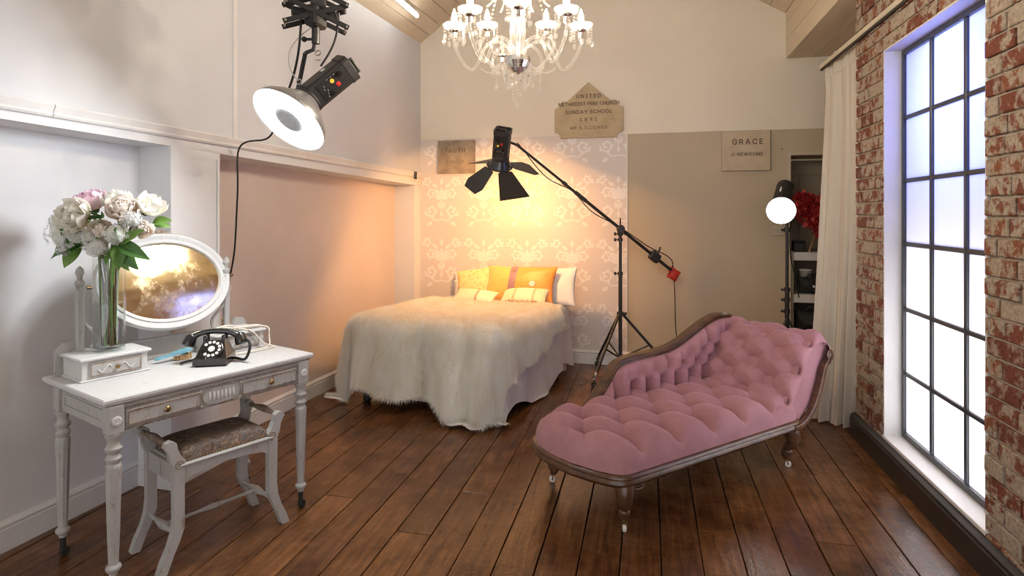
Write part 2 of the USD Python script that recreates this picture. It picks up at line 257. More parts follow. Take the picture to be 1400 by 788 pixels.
# rail moulding
prof = [(0, 0), (.030, .004), (.034, -.004), (.028, -.016), (.020, -.030), (.024, -.040), (.018, -.048), (0, -.05)]
def sloped_moulding(prof, a0, a1, zf):
    pr = np.array(prof); v = []
    for a in (a0, a1): v += [[a, n, zf(a) + z] for n, z in pr]
    k = len(pr); f = []
    for i in range(k): j = (i + 1) % k; f += [[i, k + i, j], [j, k + i, k + j]]
    for i in range(1, k - 1): f += [[0, i, i + 1], [k, k + i + 1, k + i]]
    m = trimesh.Trimesh(np.array(v), np.array(f), process=False); m = xf(m, LT); trimesh.repair.fix_normals(m); return m
tr = thing('trim_1', 'white moulded rail running along the left wall above the bays', 'rail', kind='structure')
for a0, a1 in ((-.02, 1.9), (1.902, 3.62), (3.624, AE)): part(tr, 'moulding', sloped_moulding(prof, a0, a1, rtop), trim_w, 30)
# vertical batten and surface cable cover on the left wall
tr2 = thing('trim_2', 'thin white vertical batten on the upper left wall', 'batten', kind='structure')
part(tr2, 'batten', lbox(2.555, 2.585, 0, .012, rtop(2.57), 3.1), trim_w, False)
# baseboards
skp = [(0, 0), (.020, 0), (.020, .092), (.016, .098), (.021, .104), (.021, .111), (.014, .118), (.006, .124), (0, .126)]
bbl = thing('baseboard_left', 'white moulded skirting board along the left wall', 'skirting board', kind='structure')
def skirt(parent, P, Q, nrm, prof, mat):
    P, Q, nrm = np.array(P, float), np.array(Q, float), np.array(nrm, float); v = []
    for B in (P, Q): v += [B + nrm * n + np.array([0, 0, z]) for n, z in prof]
    k = len(prof); f = []
    for i in range(k): j = (i + 1) % k; f += [[i, k + i, j], [j, k + i, k + j]]
    for i in range(1, k - 1): f += [[0, i, i + 1], [k, k + i + 1, k + i]]
    m = trimesh.Trimesh(np.array(v), np.array(f), process=False); trimesh.repair.fix_normals(m); return part(parent, 'board', m, mat, 30)
skirt(bbl, L(3.015, -.21, 0), L(AE, -.21, 0), LN, skp, trim_w)
skirt(bbl, L(3.015, 0.0, 0), L(3.015, -.21, 0), LA, skp, trim_w)
skirt(bbl, L(2.66, 0, 0), L(3.035, 0, 0), LN, skp, trim_w)
skirt(bbl, L(.133, -.21, 0), L(2.68, -.21, 0), LN, skp, trim_w)

# back wall
wb = thing('wall_back', 'back wall with cream top, damask wallpaper panel and beige paint', 'wall', kind='structure')
def ypoly(pts, y0, y1): # polygon in (x, z)
    m = trimesh.creation.extrude_polygon(Polygon(pts), y1 - y0, engine='earcut'); v = m.vertices.copy(); m.vertices = np.stack([v[:, 0], y1 - v[:, 2], v[:, 1]], 1); trimesh.repair.fix_normals(m); return m
part(wb, 'upper_wall', ypoly([(-2.6, 2.132), (2.2, 2.132), (2.2, 3.3), (1.0, 3.3), (-.68, 4.35), (-2.25, 3.2), (-2.6, 3.2)], YB, YB + .14), cream, False)
part(wb, 'lower_wall', ypoly([(-2.6, -.02), (1.208, -.02), (1.208, 1.908), (1.98, 1.908), (1.98, -.02), (2.2, -.02), (2.2, 2.132), (-2.6, 2.132)], YB + .004, YB + .14), beige_w, False, 'beige painted lower wall')
# damask wallpaper: printed pattern carried on the sheet's own vertices
def damask(u, v):
    from PIL import Image, ImageDraw
    W_, H_ = 430, 600; im = Image.new('L', (W_ * 2, H_ * 2), 0); d = ImageDraw.Draw(im)
    def leafy(cx, cy, ang, ln, wd, fill=255):
        t = np.linspace(0, 1, 14); w = wd * 1.35 * np.sin(np.pi * t ** .8); c, s = math.cos(ang), math.sin(ang)
        p = [(cx + c * ln * a - s * b, cy + s * ln * a + c * b) for a, b in zip(t, w)] + [(cx + c * ln * a + s * b, cy + s * ln * a - c * b) for a, b in zip(t[::-1], w[::-1])]
        d.polygon(p, fill=fill)
    def scroll(cx, cy, sgn, r0, turns, up, wdt):
        a = np.linspace(0, turns * 2 * np.pi, 60); r = r0 * (1 - a / a[-1] * .82)
        p = [(cx + sgn * (r[i] * math.cos(a[i])), cy + up * r[i] * math.sin(a[i])) for i in range(60)]
        d.line(p, fill=255, width=wdt, joint='curve')
        for i in range(4, 50, 9): leafy(p[i][0], p[i][1], math.atan2(p[i][1] - cy, p[i][0] - cx) + .5 * sgn * up, 26, 7)
    def motif(cx, cy):
        for k in range(-3, 4): leafy(cx, cy - 10, -math.pi / 2 + k * .42, 118 - abs(k) * 13, 17 - abs(k), 255)
        for k in range(-2, 3): leafy(cx, cy + 25, math.pi / 2 + k * .5, 80 - abs(k) * 14, 13, 230)
        d.ellipse((cx - 22, cy - 8, cx + 22, cy + 40), fill=60); d.ellipse((cx - 13, cy + 2, cx + 13, cy + 30), fill=255)
        leafy(cx, cy - 150, -math.pi / 2, 70, 12); leafy(cx, cy + 110, math.pi / 2, 60, 10)
        for s in (-1, 1):
            scroll(cx + s * 108, cy + 105, s, 62, 1.3, 1, 17); scroll(cx + s * 102, cy - 60, -s, 52, 1.25, -1, 16); scroll(cx + s * 150, cy - 190, s, 44, 1.2, 1, 15)
            d.line([(cx, cy + 190), (cx + s * 60, cy + 205), (cx + s * 108, cy + 168)], fill=255, width=13); leafy(cx + s * 95, cy + 215, s * .6 + (math.pi if s < 0 else 0), 70, 13); leafy(cx + s * 40, cy - 120, -math.pi / 2 + s * .9, 78, 12)
    for ox in (-2, -1, 0, 1, 2, 3):
        for oy in (-1, 0, 1, 2): motif(ox * W_ + W_ / 2, oy * H_ + H_ / 2)
    A = np.asarray(im, float)[:H_ * 1, :W_ * 1] / 255
    A = np.asarray(Image.fromarray((A * 255).astype(np.uint8)).resize((W_ // 2, H_ // 2), Image.BOX), float) / 255
    return A[(np.floor(v / .6 * A.shape[0]).astype(int)) % A.shape[0], (np.floor(u / .43 * A.shape[1]).astype(int)) % A.shape[1]]
dam = M('damask_wallpaper', {'a': ('attribute', {'attribute': 'damask'}), 'g': ('geometry', {}), 'n': ('noise_texture', {'scale': 140, 'detail': 3.0}), 'r2': ('rgb_ramp', {'ramp': [(.3, (.55, .55, .55)), (.6, (1, 1, 1))]}), 'ml': ('math', {'math_type': 'multiply'}), 'r': ('rgb_ramp', {'ramp': [(0, (.65, .585, .54)), (1, (.80, .765, .73))]}), 'p': ('principled_bsdf', {'roughness': .6})}, [('g.position', 'n.vector'), ('n.fac', 'r2.fac'), ('a.fac', 'ml.value1'), ('r2.color', 'ml.value2'), ('ml.value', 'r.fac'), ('r.color', 'p.base_color')], 'p.BSDF')
nx, nz = 400, 400; X, Z = np.meshgrid(np.linspace(-2.215, -.184, nx), np.linspace(.0, 2.132, nz)); v = np.stack([X, np.full_like(X, YB), Z], -1).reshape(-1, 3)
part(wb, 'wallpaper', TM(v, grid_faces(nz, nx)), dam, True, 'pale grey damask wallpaper panel', attrs={'damask': damask(X.ravel() + 2.215 - .02, 2.132 - Z.ravel() + .3)})
part(wb, 'wallpaper_edge', bx(-.186, -.178, YB - .004, YB + .004, 0, 2.132, .001), trim_w, False)
bbb = thing('baseboard_back', 'cream skirting board along the foot of the back wall', 'skirting board', kind='structure')
skirt(bbb, (-2.22, YB, 0), (1.175, YB, 0), (0, -1, 0), skp, trim_w)

# doorway with a closed door in a shallow lobby
d1 = thing('door_1', 'beige framed doorway in the back wall half behind the curtain', 'doorway', kind='structure')
part(d1, 'architrave', ypoly([(1.178, 0), (1.212, 0), (1.212, 1.904), (1.976, 1.904), (1.976, 0), (2.01, 0), (2.01, 1.938), (1.178, 1.938)], YB - .012, YB + .006), pm('beige_gloss', (.50, .43, .33), rough=.5), False)
part(d1, 'jamb', bx(1.19, 1.21, YB, YB + .42, 0, 1.92), beige_w, False); part(d1, 'jamb', bx(1.98, 2.0, YB, YB + .42, 0, 1.92), beige_w, False); part(d1, 'lobby_head', bx(1.19, 2.0, YB, YB + .42, 1.905, 1.925), beige_w, False)
part(d1, 'lobby_back', bx(1.15, 2.1, YB + .44, YB + .46, -.02, 2.0), beige_w, False)
dl = part(d1, 'door_leaf', bx(1.235, 1.975, YB + .36, YB + .40, .01, 1.885), pm('drab_door_paint', (.30, .245, .175), (.27, .22, .16), 3, .55), False)
for z0, z1 in ((.12, .8), (.95, 1.76)):
    fr_ = sbox(1.36, z0, 1.86, z1).difference(sbox(1.374, z0 + .014, 1.846, z1 - .014)); m = trimesh.creation.extrude_polygon(fr_, .008, engine='earcut'); vv = m.vertices.copy(); m.vertices = np.stack([vv[:, 0], YB + .36 - vv[:, 2], vv[:, 1]], 1); trimesh.repair.fix_normals(m)
    part(dl, 'panel_moulding', m, pm('drab_door_paint_%d' % int(z0 * 100), (.24, .19, .13), rough=.5), False)

# right: outer wall of the hall, boarded soffit box, brick set wall
wr = thing('wall_right', 'whitewashed red brick wall around the tall window', 'wall', kind='structure')
part(wr, 'outer_wall', bx(2.15, 2.25, YN, YB + .2, -.02, 3.2), cream, False)
OY0, OY1, OZ0, OZ1 = 2.685, 3.707, .163, 2.302
BT = 2.745; BYN = .55
wallpoly = sbox(BYN, 0, 4.163, BT).difference(sbox(OY0 - .004, OZ0 - .004, OY1 + .004, OZ1 + .004))
def xpoly(poly, x0, x1): # polygon in (y, z) thick from x0 to x1
    m = trimesh.creation.extrude_polygon(poly, x1 - x0, engine='earcut'); v = m.vertices.copy(); m.vertices = np.stack([x0 + v[:, 2], v[:, 0], v[:, 1]], 1); trimesh.repair.fix_normals(m); return m
part(wr, 'mortar_bed', xpoly(wallpoly, WX + .012, WX + .09), mortar, False)
BH, BL, J = .0766, .212, .011; rng = np.random.default_rng(11); cells = []
for r in range(int(BT / BH) + 1):
    z0 = r * BH + .012; z1 = min(z0 + BH - J, BT - .003)
    if z1 - z0 < .02: continue
    runs = [(BYN, 4.160, z0, z1)]
    if z1 > OZ0 and z0 < OZ1:
        if z0 < OZ0 - .02: runs = [(BYN, 4.160, z0, OZ0 - .022)]
        elif z1 > OZ1 + .02: runs = [(BYN, 4.160, OZ1 + .006, z1)]
        else: runs = [(BYN, OY0 - .002, z0, z1), (OY1 + .002, 4.160, z0, z1)]
    ph = (BL / 2 if r % 2 else BL / 4 * (r % 4)) + rng.uniform(-.015, .015)
    for lo_, hi_, q0, q1 in runs:
        if q1 - q0 < .012: continue
        cuts = [hi_]; y = 4.163 + ph
        while y > lo_:
            if y < hi_ - .045 and y > lo_ + .045: cuts.append(y)
            y -= (BL / 2 if rng.random() < .12 else BL) + rng.uniform(-.012, .012)
        cuts.append(lo_)
        for b, a in zip(cuts[:-1], cuts[1:]): cells.append((a + J / 2 if a != lo_ else a, q0, b - J / 2 if b != hi_ else b, q1))
def in_view(e):
    y = (e[0] + e[2]) / 2; z = (e[1] + e[3]) / 2; xc = WX * CY + y * SY; d = y * CY - WX * SY
    if d < .3: return 0
    px, py = 700 + 816 * xc / d, 292 + 816 * (CAMH - z) / d
    return 1 / d if (px < 1440 and -40 < py < 830) else 0
cells.sort(key=lambda e: -in_view(e)); rest = [[] for _ in bricks_m]
for k, e in enumerate(cells):
    mb = bx(WX + rng.uniform(-.004, .003), WX + .03, e[0], e[2], e[1], e[3], .004); j = rng.choice(5, p=[.23, .2, .24, .13, .2])
    if k < 298: part(wr, 'brick', mb, bricks_m[j], False)
    else: rest[j].append(mb)
for j, ms in enumerate(rest):
    if ms: part(wr, 'more_bricks', cat(ms), bricks_m[j], False, kind='stuff')
bbr = thing('baseboard_right', 'tall black skirting board under the brick wall', 'skirting board', kind='structure')
skr = [(0, 0), (.038, 0), (.038, .108), (.032, .112), (.036, .120), (.034, .128), (.024, .134), (.010, .140), (0, .142)]
skirt(bbr, (WX + .004, 4.168, 0), (WX + .004, BYN, 0), (-1, 0, 0), skr, black_skirt)

# window
w1 = thing('window_1', 'tall frosted steel window of eighteen panes in the brick wall', 'window', kind='structure')
GX = 1.374
part(w1, 'reveal', bx(WX + .002, GX + .02, OY1, OY1 + .012, OZ0, OZ1 + .012, .001), trim_w, False); part(w1, 'reveal', bx(WX + .002, GX + .02, OY0 - .012, OY0, OZ0, OZ1 + .012, .001), trim_w, False)
part(w1, 'reveal_head', bx(WX + .002, GX + .02, OY0 - .012, OY1 + .012, OZ1, OZ1 + .012, .001), trim_w, False); part(w1, 'window_sill', bx(WX - .006, GX + .02, OY0 - .012, OY1 + .012, OZ0 - .02, OZ0, .003), trim_w, False)
fy0, fy1, fz0, fz1 = OY0 + .004, OY1 - .004, OZ0 + .004, OZ1 - .004
part(w1, 'window_frame', xpoly(sbox(fy0, fz0, fy1, fz1).difference(sbox(fy0 + .022, fz0 + .03, fy1 - .022, fz1 - .026)), GX, GX + .03), bar_m, False)
ypan = [fy0 + .022, 3.034, 3.366, fy1 - .022]; zpan = [fz0 + .03, .518, .873, 1.232, 1.580, 1.926, fz1 - .026]
for y in ypan[1:-1]: part(w1, 'glazing_bar', bx(GX + .002, GX + .028, y - .011, y + .011, zpan[0], zpan[-1], .003), bar_m, False)
for z in zpan[1:-1]: part(w1, 'glazing_bar', bx(GX + .0045, GX + .0255, ypan[0], ypan[-1], z - .011, z + .011, .003), bar_m, False)
for i in range(3):
    for j in range(6):
        e = .0105
        part(w1, 'pane', bx(GX + .016, GX + .020, ypan[i] + e * (i > 0), ypan[i + 1] - e * (i < 2), zpan[j] + e * (j > 0), zpan[j + 1] - e * (j < 5), .0005), frost, False)
# the shallow light box behind the panes: white lining and two lamp banks, blue above, daylight below
part(w1, 'light_box', xpoly(sbox(OY0 - .1, OZ0 - .06, OY1 + .1, OZ1 + .1), 1.80, 1.82), trim_w, False)
for nm, a in (('light_box_side', (GX + .03, 1.8, OY0 - .1, OY0 - .09, OZ0 - .06, OZ1 + .1)), ('light_box_side', (GX + .03, 1.8, OY1 + .09, OY1 + .1, OZ0 - .06, OZ1 + .1)), ('light_box_top', (GX + .03, 1.8, OY0 - .1, OY1 + .1, OZ1 + .09, OZ1 + .1)), ('light_box_base', (GX + .03, 1.8, OY0 - .1, OY1 + .1, OZ0 - .06, OZ0 - .05))): part(w1, nm, bx(*a, .001), trim_w, False)
def rect_light(name, y0, y1, z0, z1, x, col, inten):
    r = UsdLux.RectLight.Define(stage, str(w1.GetPath()) + '/' + name); r.CreateWidthAttr(y1 - y0); r.CreateHeightAttr(z1 - z0); r.CreateColorAttr(Gf.Vec3f(*col)); r.CreateIntensityAttr(inten)
    r.AddTransformOp().Set(Gf.Matrix4d(0, 1, 0, 0, 0, 0, 1, 0, 1, 0, 0, 0, x, (y0 + y1) / 2, (z0 + z1) / 2, 1))
rect_light('lamp_bank', OY0 - .02, OY1 + .02, OZ0 - .02, 1.02, 1.76, (1.0, .98, 1.0), WIN_BOT)
rect_light('blue_lamp_bank', OY0 + .1, OY1 - .1, 1.55, 2.26, 1.76, (.18, .24, 1.0), WIN_TOP)
rect_light('lamp_spot', 3.08, 3.34, 1.98, 2.22, 1.74, (.55, .62, 1.0), WIN_TOP * 1.3)

# ceiling: boarded slopes, boxed soffit on the right
ce = thing('ceiling', 'pale boarded pitched ceiling with a boxed soffit on the right', 'ceiling', kind='structure')
def slope_boards(x0, z0, x1, z1, w, seed):
    d = np.array([x1 - x0, 0, z1 - z0]); ln = np.linalg.norm(d); d /= ln; nrm = np.array([-d[2], 0, d[0]]); nrm = nrm if nrm[2] > 0 else -nrm; rg = np.random.default_rng(seed); k = int(math.ceil(ln / w))
    T = np.eye(4); T[:3, 0], T[:3, 1], T[:3, 2], T[:3, 3] = d, (0, 1, 0), np.cross(d, (0, 1, 0)), (x0, 0, z0)
    up = 1 if T[2, 2] > 0 else -1
    for i in range(k):
        m = xf(bx(i * w + .0015, min((i + 1) * w, ln + .02) - .0015, YN, YB + .02, *sorted((up * rg.uniform(0, .002), up * .02)), .003), T); part(ce, 'board', m, ceil_m[rg.integers(3)], False)
    part(ce, 'roof_deck', xf(bx(-.1, ln + .1, YN, YB + .1, *sorted((up * .021, up * .05)), .001), T), gap_dark, False)
for i in range(14):      # left slope follows the left wall
    sd0 = LN * .802 + np.array([0, 0, .597]); Tl = np.eye(4); Tl[:3, 0], Tl[:3, 1] = sd0, -LA; Tl[:3, 2] = np.cross(sd0, -LA); Tl[:3, 3] = L(0, -.015, 3.078); up = 1 if Tl[2, 2] > 0 else -1; rg = np.random.default_rng(40 + i)
    part(ce, 'board', xf(bx(i * .142 + .0015, (i + 1) * .142 - .0015, -AE, .03, *sorted((up * rg.uniform(0, .002), up * .02)), .003), Tl), ceil_m[rg.integers(3)], False)
part(ce, 'roof_deck', xf(bx(-.15, 2.02, -AE, .12, *sorted((up * .021, up * .05)), .001), Tl), gap_dark, False)
slope_boards(1.17, 3.143, -.68, 4.222, .15, 2)
for z0, z1 in ((2.747, 2.90), (2.903, 3.05), (3.053, 3.16)): part(ce, 'fascia_board', bx(1.175, 1.195, YN, YB, z0, z1, .002), ceil_m[0], False)
for k in range(5): part(ce, 'soffit_board', bx(1.196 + k * .2, 1.393 + k * .2, YN, YB, 2.747, 2.765, .002), ceil_m[k % 3], False)
part(ce, 'soffit_deck', bx(1.18, 2.25, YN, YB, 2.766, 2.80, .001), gap_dark, False)
part(ce, 'box_lid', bx(1.18, 2.3, YN, YB, 3.13, 3.16, .001), gap_dark, False)

# ------------------------------------------------------------------ bed
BA = math.radians(11.5); BU = np.array([math.sin(BA), math.cos(BA), 0])      # towards the head
BR = np.array([math.cos(BA), -math.sin(BA), 0])                             # towards the bed's right
BFOOT = np.array([-1.565, 3.93, 0]); BLEN, BHW, BTOP = 1.48, .60, .60
BT_ = np.eye(4); BT_[:3, 0], BT_[:3, 1], BT_[:3, 3] = BR, BU, BFOOT           # local x = right, y = towards the head, origin under the foot's middle
BDEG = -math.degrees(BA)
bed = thing('bed', 'double divan bed with a low white headboard against the damask wall', 'bed', BFOOT, BDEG)
part(bed, 'divan_base', rbox(2 * BHW - .02, BLEN - .02, .24, .02, (0, BLEN / 2, .075 + .12)), divan_m, 30)
part(bed, 'mattress', rbox(2 * BHW, BLEN, .25, .06, (0, BLEN / 2, .32 + .125)), sheet_m, 40)
for x in (-1, 1):
    for y in (.08, BLEN - .08): part(bed, 'foot', xf(lathe([(.02, 0), (.03, .01), (.03, .07), (.024, .078)], 14), np.array([[1, 0, 0, x * (BHW - .1)], [0, 1, 0, y], [0, 0, 1, 0], [0, 0, 0, 1.0]])), black_m, 30)
hbp = [(-.52, .3), (-.52, .74)] + [(x, .74 + .13 * math.cos(x / .52 * math.pi / 2) ** .8) for x in np.linspace(-.5, .5, 21)] + [(.52, .74), (.52, .3)]
part(bed, 'headboard', ext(hbp, .03, (0, BLEN + .045, 0), (1, 0, 0), (0, 0, 1)), trim_w, 30)
for x in (-.545, .545):
    part(bed, 'headboard_post', mv(lathe([(.024, 0), (.024, .72), (.03, .73), (.03, .745), (.018, .755), (.016, .775), (.026, .795), (.024, .82), (.012, .835), (0, .838)], 16), x, BLEN + .03), trim_w, 35)

def drape(a, b, zt, r, hw, ln, e, flare, amp, seed, zf=.006, kf=9.0, kin=0.0):
    """cloth coordinates (a across, b from the foot towards the head; negative b hangs over the foot) -> points over the bed, in bed axes"""
    hx = hw - r; px = np.clip(a, -hx, hx); py = np.clip(b, r, ln); dx, dy = a - px, b - py; Ln = np.hypot(dx, dy); ux, uy = dx / np.maximum(Ln, 1e-9), dy / np.maximum(Ln, 1e-9)
    q = r * math.pi / 2; th = np.minimum(Ln, q) / r; out = r * np.sin(th); drop = r * (1 - np.cos(th)); ex = np.maximum(Ln - q, 0)
    out = out + (flare * ex) * (1 - kin * np.clip(-uy, 0, 1)); drop = drop + ex * math.sqrt(1 - flare ** 2); over = np.maximum(drop - (zt - zf), 0)
    t = px * kf - py * kf + np.arctan2(ux, -uy) * 2.2; g = np.clip(drop / .45, 0, 1) ** .8 * (1 - .55 * np.abs(ux) ** 3)
    fold = (np.sin(t * 1.0 + seed) * .55 + np.sin(t * 1.9 + seed * 2.3) * .35 + np.sin(t * 3.3 + seed * 1.3) * .18)
    out = out + g * amp * (fold + .35) * (1 - kin * np.clip(-uy, 0, 1)) - kin * .05 * np.clip(-uy, 0, 1) * g + over; drop = np.minimum(drop, zt - zf)
    P = np.stack([px + ux * (out + e), py + uy * (out + e), zt + e - drop], -1)
    P[..., 2] += np.where(over > 0, .012 + .02 * (np.sin(t * 2.3) + 1) * np.clip(over * 6, 0, 1), 0)
    n3 = meshkit.fbm(P * 5 + seed, 3, seed=int(seed)) - .5
    P[..., 2] += .02 * n3 * (Ln < q)
    return P
def cloth(name, A, B, lab, cat_, mat, zt, r, hw, e, flare, amp, seed, thick=.004, **kw):
    P = drape(A, B, zt, r, hw, BLEN, e, flare, amp, seed, **kw); n, m = A.shape; t = TM(P.reshape(-1, 3), grid_faces(n, m)); N = t.vertex_normals
    if N[:, 2].mean() < 0: t.invert(); N = -N
    k = n * m; v = np.vstack([P.reshape(-1, 3), P.reshape(-1, 3) - N * thick]); f = t.faces; fb = f[:, ::-1] + k
    rim = np.r_[np.arange(m), np.arange(1, n) * m + m - 1, (n - 1) * m + np.arange(m - 2, -1, -1), np.arange(n - 2, 0, -1) * m]; r2 = np.roll(rim, -1)
    side = np.vstack([np.stack([rim, r2, r2 + k], 1), np.stack([rim, r2 + k, rim + k], 1)])
    mm = TM(v, np.vstack([f, fb, side])); mm.fix_normals() if False else None
    return mm, P, N.reshape(n, m, 3)
# linen bedspread to the floor on the right side
u = np.linspace(-.62, 1.16, 150); vv = np.linspace(-.50, BLEN - .02, 110); A, B = np.meshgrid(u, vv, indexing='ij')
A2 = np.where(A > .6, .6 + (A - .6) * (1.0 - .10 * np.sin(B * 7) - .12 * (B > 1.2)), A)
mm, P, N = cloth('bedspread', A2, B, '', '', None, BTOP + .012, .07, BHW + .01, .0, .09, .028, 2.0, kin=.85)
bs = thing('bedspread', 'crumpled pale grey linen bedspread hanging down the right side of the bed', 'bedspread', BFOOT, BDEG)
part(bs, 'cloth', mm, linen, 60)
hem = drape(np.full(60, .80), np.linspace(-.1, BLEN - .05, 60), BTOP + .012, .07, BHW + .01, BLEN, .004, .09, .028, 2.0); part(bs, 'hem_seam', tube(hem, .004, 6), linen, True)
# cream fur throw over the whole foot end, one corner spilling on the floor
nu, nv = 190, 150
U, V = np.meshgrid(np.linspace(0, 1, nu), np.linspace(0, 1, nv), indexing='ij')
a_l = -1.10 + .05 * np.sin(V * 5); a_r = .74 + .30 * (1 - V) ** .8
A = a_l + (a_r - a_l) * U
b_top = BLEN - .34 - .04 * np.sin(U * 4); b_bot = -.44 - .02 * np.sin(U * 17 + .5) - .04 * np.clip((U - .3) / .3, 0, 1) - .16 * np.exp(-((U - .72) / .09) ** 2)
B = b_bot + (b_top - b_bot) * V
mm, P, N = cloth('fur', A, B, '', '', None, BTOP + .018, .10, BHW + .03, .014, .08, .105, 5.0, thick=.012, kf=9.5)
ft = thing('fur_throw', 'long cream faux fur throw draped over the foot of the bed onto the floor', 'throw', BFOOT, BDEG)
part(ft, 'throw_cloth', mm, fur_m, 60)
rng = np.random.default_rng(5); NH = 130000
iu = rng.uniform(0, nu - 1.001, NH); iv = nv - 1.001 - (nv - 1.001) * rng.uniform(0, 1, NH); i0, j0 = iu.astype(int), iv.astype(int); fu, fv = (iu - i0)[:, None], (iv - j0)[:, None]
def bil(Q): return Q[i0, j0] * (1 - fu) * (1 - fv) + Q[i0 + 1, j0] * fu * (1 - fv) + Q[i0, j0 + 1] * (1 - fu) * fv + Q[i0 + 1, j0 + 1] * fu * fv
R0, NN = bil(P), bil(N); dv = np.gradient(P, axis=1); dv /= np.linalg.norm(dv, axis=2, keepdims=True); DV = -bil(dv)
ln = rng.uniform(.02, .045, NH)[:, None]; jit = rng.normal(0, .45, (NH, 3)); nap = DV * .75 + NN * .55 + jit * .5
nap /= np.linalg.norm(nap, axis=1, keepdims=True); p1 = R0 + (NN * .6 + nap * .5) * ln * .5; p2 = p1 + (nap + np.array([0, 0, -.25])) * ln * .6; HP = np.stack([R0 - NN * .003, p1, p2], 1); HP[..., 2] = np.maximum(HP[..., 2], .003)
curves(ft, 'fur_pile', HP, [.0016, .0013, .0003], fur_m)

# pillows
def pillow(w, h, t, pinch=.07, n=34, wob=0, seed=1):
    u, v = np.meshgrid(np.sin(np.linspace(-1, 1, n) * math.pi / 2), np.sin(np.linspace(-1, 1, n) * math.pi / 2), indexing='ij')
    x = w / 2 * u * (1 - pinch * (1 - v ** 2)); y = h / 2 * v * (1 - pinch * (1 - u ** 2)); z = t / 2 * np.clip((1 - u ** 2) * (1 - v ** 2), 0, 1) ** .42
    nz_ = meshkit.fbm(np.stack([u * 2 + seed, v * 2, z * 0], -1), 3, seed) - .5; z2 = z * (1 + wob * nz_)
    P = np.concatenate([np.stack([x, y, z2], -1).reshape(-1, 3), np.stack([x, y, -z], -1).reshape(-1, 3)]); f = grid_faces(n, n); f2 = f[:, ::-1] + n * n
    m = TM(P, np.vstack([f[:, ::-1] if False else f, f2]))
    if m.face_normals[0][2] < 0 or m.volume < 0: m.invert()
    return m, np.r_[(u.ravel() + 1) / 2, (u.ravel() + 1) / 2]
def place_pillow(name, label, loc, size, mat, tilt, yaw, roll=0, attrs=False, wob=.3, seed=1, extra=None):
    m, uu = pillow(*size, wob=wob, seed=seed); T = RZ(yaw) @ RX(tilt) @ RZ(roll); m.apply_transform(T); p = thing(name, label, 'cushion', loc)
    part(p, 'cover', m, mat, True, attrs={'pat': uu} if attrs else None)
    if extra: extra(p, T, size)
    return p
PATCH = [(0, (.80, .44, .12)), (.36, (.80, .44, .12)), (.362, (.30, .17, .20)), (.47, (.38, .22, .22)), (.472, (.76, .30, .05)), (1, (.74, .28, .045))]
patch_m = M('patchwork_satin', {'a': ('attribute', {'attribute': 'pat'}), 'r': ('rgb_ramp', {'ramp': PATCH, 'interpolate': False}), 'g': ('geometry', {}), 'v': ('voronoi_texture', {'scale': 60}), 'vr': ('rgb_ramp', {'ramp': [(.25, (1.15, 1.1, 1.0)), (.5, (.92, .92, .92))]}), 'mx': ('mix', {'mix_type': 'multiply', 'fac': 1.0}), 'p': ('principled_bsdf', {'roughness': .45, 'sheen_weight': .3})}, [('a.fac', 'r.fac'), ('g.position', 'v.vector'), ('v.distance', 'vr.fac'), ('r.color', 'mx.color1'), ('vr.color', 'mx.color2'), ('mx.color', 'p.base_color')], 'p.BSDF')
floral_m = M('gold_floral_cotton', {'g': ('geometry', {}), 'v': ('voronoi_texture', {'scale': 34}), 'vr': ('rgb_ramp', {'ramp': [(.15, (.45, .30, .16)), (.3, (.74, .52, .22)), (.7, (.78, .58, .28))]}), 'p': ('principled_bsdf', {'roughness': .7})}, [('g.position', 'v.vector'), ('v.distance', 'vr.fac'), ('vr.color', 'p.base_color')], 'p.BSDF')
bol_m = attr_ramp('ribboned_cream_satin', 'pat', [(0, (.78, .62, .44)), (.26, (.78, .62, .44)), (.262, (.55, .42, .25)), (.32, (.62, .48, .30)), (.322, (.80, .65, .48)), (.70, (.80, .65, .48)), (.702, (.55, .42, .26)), (.76, (.62, .48, .3)), (.762, (.78, .62, .44)), (1, (.80, .68, .5))], .5, interp=False)
bol2_m = attr_ramp('ribboned_cream_satin_two', 'pat', [(0, (.78, .62, .44)), (.55, (.80, .64, .47)), (.552, (.40, .30, .22)), (.61, (.5, .38, .26)), (.612, (.80, .66, .50)), (1, (.78, .62, .44))], .5, interp=False)
bead_m = pm('bronze_beads', (.30, .17, .09), (.5, .34, .2), 90, .35)
def flower_motif(p, T, size):
    n = 8; ms = []
    for k in range(n): ms.append(xf(ball(.014, sub=1, sc=(1, .5, .25)), T @ trimesh.transformations.translation_matrix((.14, -.02, size[2] / 2 - .002)) @ RZ(k * 45) @ trimesh.transformations.translation_matrix((.018, 0, 0))))
    part(p, 'flower_applique', cat(ms), sheet_m, True, 'white flower applique')
    rg = np.random.default_rng(9); b = []
    for k in range(46): b.append(xf(ball(.0045, sub=0), T @ trimesh.transformations.translation_matrix((-.045 + rg.normal(0, .012) , rg.uniform(-.17, .17), size[2] / 2 - .012))))
    part(p, 'sequin_band', cat(b), bead_m, True, kind='stuff')
def fringe(p, T, size):
    rg = np.random.default_rng(4); b = []
    for k in range(120): b.append(xf(ball(.006, sub=0), T @ trimesh.transformations.translation_matrix((rg.uniform(-.36, .34) * size[0], -size[1] * .44 + rg.uniform(-.012, .02), size[2] * .17 + rg.uniform(-.01, .012)))))
    part(p, 'bead_fringe', cat(b), bead_m, True, 'bronze bead fringe', kind='stuff')
place_pillow('pillow', 'plain white pillow propped behind the orange patchwork cushion at the right', (-.86, 5.25, .745), (.52, .36, .13), sheet_m, 66, -11, 4, seed=3)
place_pillow('cushion', 'gold floral cushion leaning at the left end of the headboard', (-1.50, 5.24, .745), (.40, .34, .12), floral_m, 62, 2, 10, seed=5)
